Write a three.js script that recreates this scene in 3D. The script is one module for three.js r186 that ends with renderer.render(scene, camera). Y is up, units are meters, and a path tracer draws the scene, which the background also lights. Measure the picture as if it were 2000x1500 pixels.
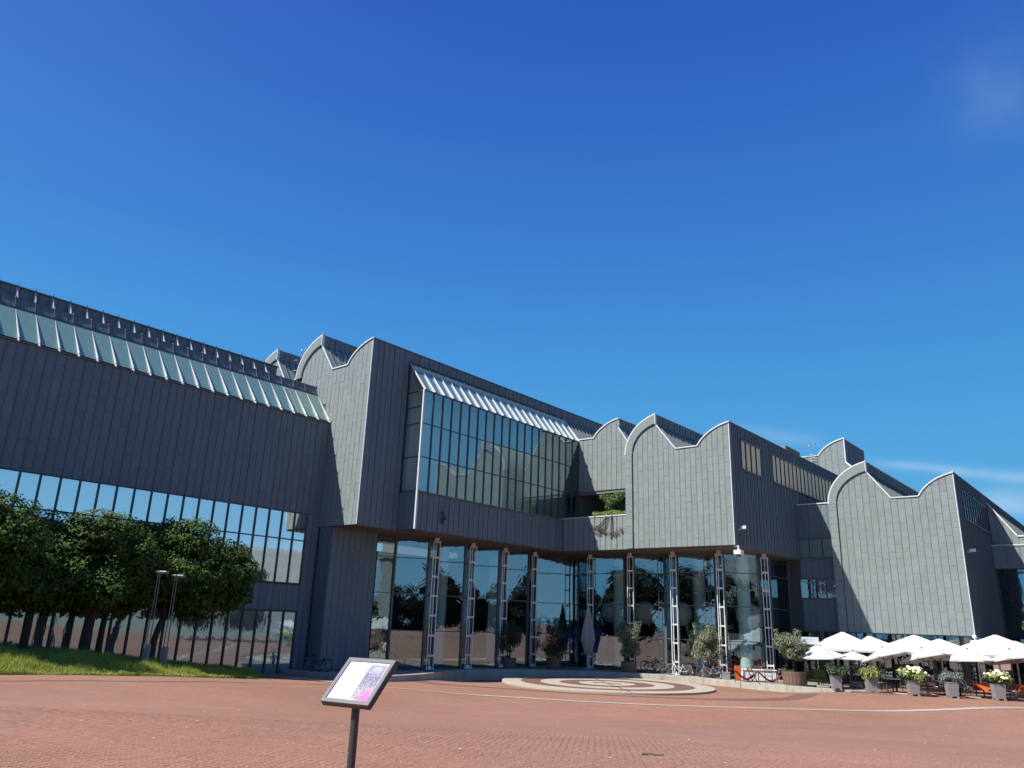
import * as THREE from 'three';
import { mergeGeometries, mergeVertices } from 'three/addons/utils/BufferGeometryUtils.js';
import { ImprovedNoise } from 'three/addons/math/ImprovedNoise.js';
import { RoundedBoxGeometry } from 'three/addons/geometries/RoundedBoxGeometry.js';

// ------------------------------------------------------------------ camera, sky, sun, exposure
const scene = new THREE.Scene();
const D = Math.PI / 180;
const camera = new THREE.PerspectiveCamera(53.07, 4 / 3, 0.1, 1500);
camera.position.set(0, 3.5, 0);
{
  const pitch = 17.25 * D, roll = 2.03 * D, yaw = 40.11 * D;
  const turn = (a, b, c) => new THREE.Vector3(a * Math.cos(yaw) - c * Math.sin(yaw), b, -(a * Math.sin(yaw) + c * Math.cos(yaw)));
  const sp = Math.sin(pitch), cp = Math.cos(pitch), sr = Math.sin(roll), cr = Math.cos(roll);
  const right = turn(cr, cp * sr, -sp * sr), up = turn(-sr, cp * cr, -sp * cr), fwd = turn(0, sp, cp);
  camera.quaternion.setFromRotationMatrix(new THREE.Matrix4().makeBasis(right, up, fwd.clone().negate()));
}
const SUN = new THREE.Vector3(-1, 2.75, 2.2).normalize();
const sun = new THREE.DirectionalLight(new THREE.Color().setRGB(1, 0.94, 0.84), 5);
sun.position.copy(SUN).multiplyScalar(150).add(new THREE.Vector3(-30, 0, -45));
sun.target.position.set(-30, 0, -45);
sun.castShadow = true;
sun.shadow.mapSize.set(4096, 4096);
Object.assign(sun.shadow.camera, { left: -70, right: 70, top: 70, bottom: -70, near: 1, far: 400 });
scene.add(sun, sun.target);

const perlin = new ImprovedNoise();
const fbm = (x, y, z, o = 4) => { let s = 0, a = 0.5; for (let i = 0; i < o; i++) { s += a * perlin.noise(x, y, z); x *= 2.03; y *= 2.03; z *= 2.03; a *= 0.5; } return s; };
const clamp = (v, a = 0, b = 1) => Math.min(b, Math.max(a, v));
const ss = (a, b, v) => { const t = clamp((v - a) / (b - a)); return t * t * (3 - 2 * t); };
const lerp = (a, b, t) => a + (b - a) * t;
function interp(x, xs, ys) {
  if (x <= xs[0]) return ys[0];
  for (let i = 1; i < xs.length; i++) if (x <= xs[i]) return lerp(ys[i - 1], ys[i], (x - xs[i - 1]) / (xs[i] - xs[i - 1]));
  return ys[ys.length - 1];
}
{ // clear summer sky with a few thin streaks of cirrus low in the north
  const W = 2048, H = 1024, data = new Float32Array(W * H * 4);
  const E = [-90, 0, 6, 12, 18, 26, 36, 46, 65, 90];
  const R = [0.12, 0.17, 0.125, 0.094, 0.068, 0.048, 0.033, 0.021, 0.016, 0.014];
  const G = [0.16, 0.52, 0.455, 0.39, 0.31, 0.22, 0.145, 0.095, 0.07, 0.058];
  const B = [0.2, 0.83, 0.80, 0.765, 0.71, 0.63, 0.545, 0.475, 0.37, 0.31];
  const d = new THREE.Vector3();
  for (let j = 0; j < H; j++) for (let i = 0; i < W; i++) {
    const v = (j + 0.5) / H, u = (i + 0.5) / W, el = (v - 0.5) * Math.PI, az = (u - 0.5) * 2 * Math.PI;
    d.set(Math.cos(el) * Math.cos(az), Math.sin(el), Math.cos(el) * Math.sin(az));
    const e = el / D, c = d.dot(SUN), glow = Math.pow(Math.max(0, c), 3) * 0.10 + Math.pow(Math.max(0, c), 24) * 0.7;
    const side = 1 + 0.10 * c;
    let r = interp(e, E, R) * side + glow, g = interp(e, E, G) * side + glow * 1.05, b = interp(e, E, B) * side + glow * 0.95;
    if (e > 0) {
      // cirrus: long thin streaks, mostly in the north-east
      const north = ss(0.2, 0.9, d.x * 0.25 - d.z * 0.97);
      const h = d.y;
      const px = (d.x + 0.12 * d.z) * 3.2, pz = d.z * 1.2;
      let k = 0;
      const wav = 0.004 * perlin.noise(d.x * 14, 3, 1);
      k += Math.exp(-Math.pow((h - 0.192 + 0.19 * (d.x + 0.231) + wav) / (0.0045 + 0.004 * ss(-0.2, 0, d.x)), 2)) * ss(-0.27, -0.2, d.x) * 0.42 * (0.8 + 0.7 * fbm(d.x * 22, h * 60, 2));
      k += Math.exp(-Math.pow((h - 0.143 + 0.08 * (d.x + 0.13) + wav) / 0.013, 2)) * ss(-0.2, -0.11, d.x) * 0.55 * (0.7 + 1.2 * fbm(d.x * 18, h * 50, 4));
      k += Math.exp(-Math.pow((h - 0.232 + 0.2 * (d.x + 0.35) + wav) / 0.009, 2)) * ss(-0.42, -0.36, d.x) * ss(-0.27, -0.33, d.x) * 0.22 * clamp(0.7 + 1.2 * fbm(d.x * 25, h * 40, 9));
      k *= north;
      // one soft high puff
      const q = new THREE.Vector3(-0.045, 0.555, -0.83).normalize().distanceTo(d);
      k += 0.11 * Math.exp(-q * q / 0.0026) * clamp(0.55 + 1.2 * fbm(d.x * 16, d.y * 14, d.z * 12));
      k += 0.5 * ss(0.1, 0.5, d.x) * Math.exp(-h / 0.14);
      k = clamp(k);
      r += (0.56 - r) * k; g += (0.76 - g) * k; b += (0.93 - b) * k;
    }
    const o = (j * W + i) * 4; data[o] = r / 1.6; data[o + 1] = g / 1.6; data[o + 2] = b / 1.6; data[o + 3] = 1;
  }
  const sky = new THREE.DataTexture(data, W, H, THREE.RGBAFormat, THREE.FloatType);
  sky.mapping = THREE.EquirectangularReflectionMapping; sky.magFilter = sky.minFilter = THREE.LinearFilter; sky.wrapS = THREE.RepeatWrapping;
  sky.needsUpdate = true; scene.background = sky; scene.environment = sky;
}
const renderer = new THREE.WebGLRenderer({ antialias: true });
renderer.toneMapping = THREE.LinearToneMapping;
renderer.toneMappingExposure = 1.6;
renderer.shadowMap.enabled = true;
renderer.setSize(1024, 768);

// ------------------------------------------------------------------ helpers
let seed = 7;
const rnd = () => { seed = (seed + 0x6D2B79F5) | 0; let t = Math.imul(seed ^ (seed >>> 15), 1 | seed); t = (t + Math.imul(t ^ (t >>> 7), 61 | t)) ^ t; return ((t ^ (t >>> 14)) >>> 0) / 4294967296; };
const rr = (a, b) => a + (b - a) * rnd();
const V = (x, y, z) => new THREE.Vector3(x, y, z);
const lin = (r, g, b) => new THREE.Color().setRGB(r, g, b);
const names = {};
function numbered(n) { const k = names[n] = (names[n] ?? -1) + 1; return k ? n + '_' + String(k).padStart(3, '0') : n; }
const std = (r, g, b, rough = 0.7, metal = 0, extra = {}) => new THREE.MeshStandardMaterial({ color: lin(r, g, b), roughness: rough, metalness: metal, ...extra });
const phys = (r, g, b, rough, metal, extra = {}) => new THREE.MeshPhysicalMaterial({ color: lin(r, g, b), roughness: rough, metalness: metal, ...extra });
function mesh(name, geo, mat, parent = scene, data) {
  const m = new THREE.Mesh(geo, mat);
  m.name = parent === scene ? numbered(name) : name;
  m.castShadow = m.receiveShadow = true;
  if (data) Object.assign(m.userData, data);
  parent.add(m); return m;
}
function thing(name, label, category, pos = [0, 0, 0], turn = 0, group) {
  const o = new THREE.Group(); o.name = numbered(name); o.position.set(...pos); o.rotation.y = turn;
  o.userData = { label, category }; if (group) o.userData.group = group;
  scene.add(o); return o;
}
function copyOf(root, pos, turn, label) {
  const c = root.clone(); c.name = numbered(root.name.replace(/_\d{3}$/, '')); c.position.set(...pos); c.rotation.set(0, turn, 0);
  c.userData = { ...root.userData }; if (label) c.userData.label = label;
  scene.add(c); return c;
}
const structure = (name, geo, mat, label, category) => mesh(name, geo, mat, scene, { kind: 'structure', label, category });
function box(x0, y0, z0, x1, y1, z1) {
  const g = new THREE.BoxGeometry(Math.abs(x1 - x0), Math.abs(y1 - y0), Math.abs(z1 - z0));
  g.translate((x0 + x1) / 2, (y0 + y1) / 2, (z0 + z1) / 2); return g;
}
function bar(a, b, w, h = w) { // a square bar from a to b
  const d = b.clone().sub(a), L = d.length(), g = new THREE.BoxGeometry(w, h, L);
  const q = new THREE.Quaternion().setFromRotationMatrix(new THREE.Matrix4().lookAt(a, b, Math.abs(d.y) > 0.99 * L ? V(0, 0, 1) : V(0, 1, 0)));
  g.applyQuaternion(q); g.translate((a.x + b.x) / 2, (a.y + b.y) / 2, (a.z + b.z) / 2); return g;
}
function rod(a, b, r0, r1 = r0, seg = 8) {
  const d = b.clone().sub(a), g = new THREE.CylinderGeometry(r1, r0, d.length(), seg, 1);
  g.applyQuaternion(new THREE.Quaternion().setFromUnitVectors(V(0, 1, 0), d.normalize()));
  g.translate((a.x + b.x) / 2, (a.y + b.y) / 2, (a.z + b.z) / 2); return g;
}
const tube = (pts, r, seg = 24, rad = 6, closed = false) => new THREE.TubeGeometry(new THREE.CatmullRomCurve3(pts, closed, 'centripetal'), seg, r, rad, closed);
const joined = (list) => mergeGeometries(list.map((g) => { const n = g.index ? g.toNonIndexed() : g; for (const k of Object.keys(n.attributes)) if (!['position', 'normal', 'uv'].includes(k)) n.deleteAttribute(k); return n; }));
function canvasTexture(w, h, draw, srgb = true) {
  const c = document.createElement('canvas'); c.width = w; c.height = h; draw(c.getContext('2d'), w, h);
  const t = new THREE.CanvasTexture(c); if (srgb) t.colorSpace = THREE.SRGBColorSpace; t.wrapS = t.wrapT = THREE.RepeatWrapping; return t;
}
function dataTexture(n, fn, srgb = false) { // fn(u, v) -> [r, g, b] 0..1
  const a = new Uint8Array(n * n * 4);
  for (let j = 0; j < n; j++) for (let i = 0; i < n; i++) { const c = fn(i / n, j / n), o = (j * n + i) * 4; a[o] = clamp(c[0]) * 255; a[o + 1] = clamp(c[1]) * 255; a[o + 2] = clamp(c[2]) * 255; a[o + 3] = 255; }
  const t = new THREE.DataTexture(a, n, n); t.magFilter = THREE.LinearFilter; t.minFilter = THREE.LinearMipmapLinearFilter; t.generateMipmaps = true;
  t.wrapS = t.wrapT = THREE.RepeatWrapping; if (srgb) t.colorSpace = THREE.SRGBColorSpace; t.needsUpdate = true; return t;
}
// periodic noise on a torus
const torus = (u, v, f, s, o = 4) => { const a = u * 2 * Math.PI, b = v * 2 * Math.PI, r = f / (2 * Math.PI); return fbm(Math.cos(a) * r + s, Math.sin(a) * r + Math.cos(b) * r * 1.3, Math.sin(b) * r + s * 2.7, o); };
function scaleUV(g, ku, kv) { const a = g.attributes.uv; for (let i = 0; i < a.count; i++) a.setXY(i, a.getX(i) * ku, a.getY(i) * kv); return g; }

// ------------------------------------------------------------------ materials
const mottled = dataTexture(256, (u, v) => { const n = 0.88 + 0.13 * torus(u, v, 5, 1) + 0.06 * torus(u, v, 26, 5) + 0.04 * (rnd() - 0.5); return [n, n, n]; });
const zincRough = dataTexture(128, (u, v) => { const n = 0.66 + 0.2 * torus(u, v, 7, 11); return [n, n, n]; });
const zincBump = dataTexture(256, (u, v) => { const n = 0.5 + 0.5 * torus(u, v, 4, 21, 3); return [n, n, n]; });
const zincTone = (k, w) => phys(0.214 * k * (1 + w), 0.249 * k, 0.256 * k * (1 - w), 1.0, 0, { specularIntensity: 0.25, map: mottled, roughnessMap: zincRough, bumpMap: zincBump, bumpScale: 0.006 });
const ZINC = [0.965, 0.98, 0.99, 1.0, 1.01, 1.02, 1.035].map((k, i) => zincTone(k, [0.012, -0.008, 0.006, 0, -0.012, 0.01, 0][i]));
const SHADED_ZINC = [0.87, 0.885, 0.9, 0.915, 0.93].map((k, i) => zincTone(k * 0.83, [-0.09, -0.11, -0.10, -0.12, -0.10][i]));  // darker, bluer copy of the gable zinc: wall shade put into the colour
const M = {
  joint: std(0.05, 0.055, 0.06, 0.8), rib: std(0.10, 0.112, 0.118, 0.6), cap: std(0.50, 0.53, 0.54, 0.4),
  roof: zincTone(1.05, 0), frame: std(0.05, 0.055, 0.06, 0.5, 0.2), frameGrey: std(0.10, 0.11, 0.115, 0.5, 0.2), frameLight: std(0.5, 0.52, 0.53, 0.45),
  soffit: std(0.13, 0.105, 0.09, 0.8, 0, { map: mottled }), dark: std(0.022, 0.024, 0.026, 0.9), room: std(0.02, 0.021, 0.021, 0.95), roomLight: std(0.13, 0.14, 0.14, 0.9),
  roomBay: std(0.34, 0.47, 0.42, 0.95, 0, { map: mottled }),
  mirror: phys(0.90, 0.95, 0.96, 0.01, 1, { transparent: true, opacity: 0.80, bumpMap: zincBump, bumpScale: 0.0022 }),
  mirrorDim: phys(0.66, 0.86, 0.92, 0.01, 1, { transparent: true, opacity: 0.42, bumpMap: zincBump, bumpScale: 0.003 }),
  mirrorBay: phys(0.66, 0.86, 0.86, 0.01, 1, { transparent: true, opacity: 0.36, bumpMap: zincBump, bumpScale: 0.0016 }),
  lobby: phys(0.64, 0.84, 0.90, 0.006, 1, { transparent: true, opacity: 0.33, bumpMap: zincBump, bumpScale: 0.003 }),
  skylight: phys(0.18, 0.32, 0.285, 0.12, 0, { clearcoat: 1, clearcoatRoughness: 0.04, map: mottled }),
  white: std(0.74, 0.75, 0.75, 0.45), whiteCloth: phys(0.54, 0.54, 0.525, 0.9, 0, { transmission: 0.12, thickness: 0 }),
  greyCloth: std(0.42, 0.42, 0.41, 0.95), blind: std(0.80, 0.61, 0.36, 0.6, 0, { map: mottled }),
  steel: std(0.32, 0.33, 0.34, 0.4, 0.6), paleBacking: std(0.30, 0.37, 0.37, 0.95, 0, { map: mottled }), black: std(0.02, 0.02, 0.022, 0.5), rubber: std(0.025, 0.025, 0.027, 0.8),
  red: std(0.22, 0.014, 0.018, 0.8), orange: std(0.62, 0.13, 0.03, 0.7), teak: std(0.16, 0.075, 0.04, 0.7), oldWood: std(0.17, 0.105, 0.075, 0.85),
  soil: std(0.03, 0.022, 0.016, 1), planter: std(0.24, 0.24, 0.25, 0.75, 0, { map: mottled }),
  teal: std(0.52, 0.80, 0.77, 0.5), globe: std(0.52, 0.53, 0.50, 0.7), blue: std(0.03, 0.08, 0.30, 0.8),
  redBrick: std(0.26, 0.07, 0.045, 0.9, 0, { map: mottled }),
};

// ------------------------------------------------------------------ ground
function floorLevel(x, z) {
  let f = interp(-z, [12, 17, 23, 30, 36], [0.9, 0.8, 0.5, 0.1, 0]) * ss(20, 30, -x);
  f += 0.35 * ss(-20, -14, x) * ss(42, 48, -z);
  f -= 0.3 * ss(32, 36, -x) * ss(35, 40, -z);
  return f;
}
function groundY(x, z) { const p = -0.54 * x - 0.84 * z, t = ss(7, 38, p); return lerp(1.85, floorLevel(x, z), t); }
// a sheet over a list of rows of [x, z] points, following fn
function sheet(rows, yOf, uvOf) {
  const n = rows.length, m = rows[0].length, pos = [], uv = [], idx = [];
  for (const r of rows) for (const [x, z] of r) { pos.push(x, yOf(x, z), z); uv.push(...uvOf(x, z)); }
  for (let i = 0; i < n - 1; i++) for (let j = 0; j < m - 1; j++) { const a = i * m + j, b = a + 1, c = a + m, e = c + 1; idx.push(a, c, b, b, c, e); }
  const g = new THREE.BufferGeometry();
  g.setAttribute('position', new THREE.Float32BufferAttribute(pos, 3)); g.setAttribute('uv', new THREE.Float32BufferAttribute(uv, 2)); g.setIndex(idx);
  g.computeVertexNormals(); const nn = g.attributes.normal; let up = 0; for (let i = 0; i < nn.count; i += 17) up += nn.getY(i);
  if (up < 0) { const id = g.index.array; for (let i = 0; i < id.length; i += 3) { const t = id[i]; id[i] = id[i + 1]; id[i + 1] = t; } g.computeVertexNormals(); }
  return g;
}
const courseUV = (x, z) => [z / 2, x / 2];
const brickMap = dataTexture(1024, (u, v) => {
  const row = Math.floor(v * 30), off = (row % 2) * 0.5 + ((row * 7) % 3) * 0.04, col = u * 10 + off, bx = col - Math.floor(col), by = v * 30 - row;
  const id = Math.floor(col) % 10 + row * 13.7, h = Math.abs(Math.sin(id * 12.9898) * 43758.5453) % 1, h2 = Math.abs(Math.sin(id * 78.233) * 12543.123) % 1;
  const j = (bx < 0.03 || by < 0.09) ? 0.7 : 1, n = 1 + 0.22 * torus(u, v, 40, 3, 3) + 0.16 * torus(u, v, 8, 9, 3);
  const t = (0.90 + 0.18 * h) * j * n;
  return [0.90 * t, (0.90 + 0.08 * (h2 - 0.5)) * t, (0.90 + 0.14 * (h2 - 0.5)) * t];
});
const brickBump = dataTexture(1024, (u, v) => {
  const row = Math.floor(v * 30), off = (row % 2) * 0.5 + ((row * 7) % 3) * 0.04, col = u * 10 + off, bx = col - Math.floor(col), by = v * 30 - row;
  const id = Math.floor(col) % 10 + row * 13.7, h = Math.abs(Math.sin(id * 12.9898) * 43758.5453) % 1;
  const n = (bx < 0.03 || by < 0.09) ? 0.15 : 0.6 + 0.3 * h; return [n, n, n];
});
const wearMap = dataTexture(512, (u, v) => { const n = 0.93 + 0.34 * torus(u, v, 6, 2) + 0.16 * torus(u, v, 30, 8, 3); return [n, n * (1 + 0.10 * torus(u, v, 4, 31)), n * (1 + 0.16 * torus(u, v, 4, 31))]; });
M.paving = std(0.292, 0.150, 0.103, 0.85, 0, { map: brickMap, bumpMap: brickBump, bumpScale: 0.004 });
const tintWear = (g, r, gg, b, k = 1) => { // broad wear of the surface, as vertex colours
  const p = g.attributes.position, c = [];
  for (let i = 0; i < p.count; i++) {
    const x = p.getX(i), z = p.getZ(i), n = 1 + k * (0.24 * fbm(x * 0.13, 3, z * 0.13) + 0.18 * fbm(x * 0.7, 9, z * 0.7)), w = k * 0.30 * fbm(x * 0.09 + 7, 1, z * 0.09);
    c.push(r * n, gg * n * (1 + w * 0.3), b * n * (1 + w));
  }
  g.setAttribute('color', new THREE.Float32BufferAttribute(c, 3)); return g;
};
M.paving.vertexColors = true;
{
  const axis = (fine0, fine1, step, lo, hi) => { const a = []; for (let v = lo; v < fine0; v += 12) a.push(v); for (let v = fine0; v <= fine1; v += step) a.push(v); for (let v = fine1 + 12; v <= hi; v += 12) a.push(v); return a; };
  const xs = axis(-45, 9, 0.45, -200, 200), zs = axis(-66, 6, 0.45, -250, 200);
  structure('plaza', tintWear(sheet(zs.map((z) => xs.map((x) => [x, z])), groundY, courseUV), 1, 1, 1), M.paving, 'broad square paved in worn reddish brick', 'plaza');
}
function curve(pts, n) { const c = new THREE.CatmullRomCurve3(pts.map(([x, z]) => V(x, 0, z)), false, 'centripetal'); return c.getSpacedPoints(n).map((p) => [p.x, p.z]); }
function ribbon(pts, w, n, lift, k = 4) {
  const c = curve(pts, n), rows = [];
  for (let i = 0; i < c.length; i++) {
    const a = c[Math.max(0, i - 1)], b = c[Math.min(c.length - 1, i + 1)], l = Math.hypot(b[0] - a[0], b[1] - a[1]), nx = -(b[1] - a[1]) / l, nz = (b[0] - a[0]) / l, ww = Array.isArray(w) ? interp(i / (c.length - 1), w[0], w[1]) : w;
    rows.push(Array.from({ length: k + 1 }, (_, j) => [c[i][0] + nx * ww * (j / k - 0.5), c[i][1] + nz * ww * (j / k - 0.5)]));
  }
  return sheet(rows, (x, z) => groundY(x, z) + lift, courseUV);
}
const speck = dataTexture(256, (u, v) => { const n = 0.9 + 0.3 * torus(u, v, 30, 6, 3) + 0.14 * torus(u, v, 6, 2); return [n, n, n]; });
const stonePale = std(0.40, 0.37, 0.34, 0.85, 0, { map: speck }), ringRed = std(0.165, 0.085, 0.068, 0.85, 0, { map: brickMap }), ringDark = std(0.16, 0.088, 0.07, 0.85, 0, { map: brickMap });
structure('pale_stone_line', ribbon([[-37.21, -26.33], [-35.84, -26.64], [-34.17, -27.0], [-31.6, -27.4], [-29.54, -28.1], [-25.51, -31.1], [-22.36, -33.1], [-19.37, -35.16], [-15.75, -38.56], [-12.22, -42.2], [-9.31, -45.0], [-6.86, -47.4], [-3.5, -50]], [[0, 0.05, 0.1, 0.16, 1], [2.0, 1.3, 0.7, 0.4, 0.42]], 160, 0.016), stonePale, 'long curved line of pale stone set in the brick plaza', 'paving line');
structure('dark_brick_ring', ribbon([[-37.6, -38.6], [-37.2, -36.6], [-35.89, -34.4], [-33.39, -33.6], [-29.14, -35.2], [-23.59, -37.6], [-19.45, -40.84], [-17.74, -43.4], [-16.8, -45.1], [-16.95, -47.2]], [[0, 0.15, 0.35, 0.7, 0.85, 1], [1.3, 1.1, 0.5, 0.5, 1.1, 1.3]], 120, 0.010), ringDark, 'darker brick arc curving round the stone disc', 'paving ring');
structure('drain_slot', ribbon([[-25.4, -4.4], [-27.61, -9.35], [-28.10, -11.93], [-28.5, -15.01], [-29.88, -20.16], [-31.83, -25.19], [-33.2, -28.5]], 0.10, 90, 0.008, 1), std(0.06, 0.035, 0.03, 0.9), 'dark narrow drain line along the lawn side of the plaza', 'drain');
// thin irregular strip of ochre paving at the foot of the terrace wall
structure('ochre_paving', ribbon([[-36.2, -33.2], [-36.0, -36.8], [-36.3, -40.2], [-35.6, -43.4], [-33.4, -46.4], [-30.6, -48.4], [-26.3, -49.5], [-20.6, -48.4], [-16.8, -48.8]], 2.2, 90, 0.006), std(0.235, 0.145, 0.075, 0.9, 0, { map: brickMap }), 'ochre brick strip along the foot of the terrace wall', 'paving');

// terrace in front of the foyer
const TERR = [[-41.6, -29.0], [-37.9, -29.3], [-35.4, -30.6], [-35.1, -33], [-36.7, -38.4], [-37.3, -41], [-36.5, -44.6], [-33.6, -48.1], [-31.2, -50.0], [-26.2, -51.15], [-20.3, -50.0], [-17.6, -50.0], [-14.5, -50.6], [-11.4, -51.5], [-7.5, -53.2], [0, -57]];
const terrEdge = curve(TERR, 150);
const concrete = dataTexture(512, (u, v) => { const n = 0.9 + 0.3 * torus(u, v, 5, 4) + 0.18 * torus(u, v, 22, 14, 3) - 0.22 * ss(0.12, 0.4, torus(u, v * 0.999, 11, 41, 3)); return [n, n * 0.99, n * 0.96]; });
M.concrete = std(0.37, 0.355, 0.315, 0.85, 0, { map: concrete });
{
  const sh = new THREE.Shape([...terrEdge, [0, -80], [-60, -80], [-60, -29]].map(([x, z]) => new THREE.Vector2(x, -z)));
  const top = new THREE.ExtrudeGeometry(sh, { depth: 1.2, bevelEnabled: false }); top.rotateX(-Math.PI / 2); top.translate(0, 0.33 - 1.2, 0); scaleUV(top, 0.2, 0.2);
  structure('terrace', top, std(0.26, 0.255, 0.235, 0.85, 0, { map: concrete }), 'raised paved terrace under and before the foyer', 'terrace');
}
{ // low wall in coping lengths
  const wall = thing('terrace_wall', 'low curved pale concrete wall edging the terrace behind the stone disc', 'wall');
  for (let i = 0; i < 118; i += 5) {
    const seg = terrEdge.slice(i, i + 6); if (seg.length < 2) break;
    const rows = [[0.0, -1.2], [0.0, 0.385], [0.015, 0.40], [0.38, 0.40], [0.38, -1.2]].map(([inn, y]) => ({ inn, y }));
    const pos = [], uv = [], idx = [];
    const nrm = seg.map((p, k) => { const a = seg[Math.max(0, k - 1)], b = seg[Math.min(seg.length - 1, k + 1)], l = Math.hypot(b[0] - a[0], b[1] - a[1]); return [(b[1] - a[1]) / l, -(b[0] - a[0]) / l]; });
    const cx = (seg[0][0] + seg[seg.length - 1][0]) / 2, cz = (seg[0][1] + seg[seg.length - 1][1]) / 2;
    rows.forEach(({ inn, y }, r) => seg.forEach((p, k) => { const f = 0.994, x = cx + (p[0] - cx) * f, z = cz + (p[1] - cz) * f; pos.push(x + nrm[k][0] * (inn - 0.05), y, z + nrm[k][1] * (inn - 0.05)); uv.push(k * 0.13 + i * 0.37, r * 0.12 + i * 0.11); }));
    const m = seg.length;
    for (let r = 0; r < rows.length - 1; r++) for (let k = 0; k < m - 1; k++) { const a = r * m + k; idx.push(a, a + 1, a + m, a + 1, a + m + 1, a + m); }
    const g = new THREE.BufferGeometry(); g.setAttribute('position', new THREE.Float32BufferAttribute(pos, 3)); g.setAttribute('uv', new THREE.Float32BufferAttribute(uv, 2)); g.setIndex(idx);
    const gg = g.toNonIndexed(); gg.computeVertexNormals();
    mesh('wall_block', gg, M.concrete, wall);
  }
}
{ // round stone disc with concentric rings
  const disc = thing('stone_disc', 'large round paving disc of cream and brown rings near the terrace wall', 'paving disc', [-27.9, 0.0, -43.3]);
  const cream = std(0.40, 0.36, 0.295, 0.85, 0, { map: speck });
  const ring = (r0, r1, y0, y1, m, label) => { const pr = [[r0, y0], [r1 - 0.02, y0], [r1 - 0.02, y1 - 0.01], [r1 - 0.03, y1], [r0 + 0.01, y1], [r0, y1 - 0.01]].map(([r, y]) => new THREE.Vector2(r, y)); pr.push(pr[0]); const g = new THREE.LatheGeometry(pr, 96); scaleUV(g, 12, 1.5); const o = mesh('stone_ring', g, m, disc); if (label) o.userData.label = label; };
  ring(5.35, 6.55, -0.5, 0.12, cream); ring(4.15, 5.35, -0.1, 0.115, ringRed, 'brown stone ring'); ring(2.95, 4.15, -0.1, 0.12, cream); ring(1.75, 2.95, -0.1, 0.115, ringRed, 'brown stone ring');
  mesh('centre_stone', scaleUV(new THREE.CylinderGeometry(1.74, 1.74, 0.2, 64), 2, 2).translate(0, 0.02, 0), cream, disc);
  mesh('metal_rail', joined([box(-6.5, 0.122, -0.025, 6.5, 0.132, 0.025), box(-0.9, 0.122, -0.16, 0.9, 0.134, 0.16).rotateY(1.1)]).rotateY(2.35), M.frame, disc);
}

// ------------------------------------------------------------------ the museum
const museum = thing('museum_building', 'long zinc-clad museum with rounded shed gables, glazed bay and glass foyer', 'museum');
const part = (name, geo, mat, parent = museum, data) => mesh(name, geo, mat, parent, data);
const ZF = (z) => new THREE.Matrix4().makeTranslation(0, 0, z);                                   // (s, y, out) -> gable that faces +z, s = x
const XF = (x) => new THREE.Matrix4().makeBasis(V(0, 0, -1), V(0, 1, 0), V(1, 0, 0)).setPosition(x, 0, 0); // side that faces +x, s = -z
function plate(poly, t, frame, uk = 0.22) { // a polygon [s, y] of thickness t on a wall
  const g = new THREE.ExtrudeGeometry(new THREE.Shape(poly.map(([s, y]) => new THREE.Vector2(s, y))), { depth: t, bevelEnabled: false });
  const du = rnd() * 7, dv = rnd() * 7, uv = g.attributes.uv; for (let i = 0; i < uv.count; i++) uv.setXY(i, uv.getX(i) * uk + du, uv.getY(i) * uk + dv);
  g.applyMatrix4(frame); return g;
}
const arcPts = (x0, y0, x1, y1, a0, a1, n = 14) => { // elliptical arc between two points, angles in degrees
  const c = (a) => [Math.cos(a * D), Math.sin(a * D)], A = c(a0), B = c(a1), out = [];
  for (let i = 0; i <= n; i++) { const [u, v] = c(lerp(a0, a1, i / n)); out.push([lerp(x0, x1, (u - A[0]) / (B[0] - A[0])), lerp(y0, y1, (v - A[1]) / (B[1] - A[1]))]); }
  return out;
};
const topOf = (prof) => (s) => { // highest y of a left-to-right profile at s
  for (let i = 1; i < prof.length; i++) { const [a, ya] = prof[i - 1], [b, yb] = prof[i]; if (s <= b && b > a && s >= a) return lerp(ya, yb, (s - a) / (b - a)); }
  return s < prof[0][0] ? prof[0][1] : prof[prof.length - 1][1];
};
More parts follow.
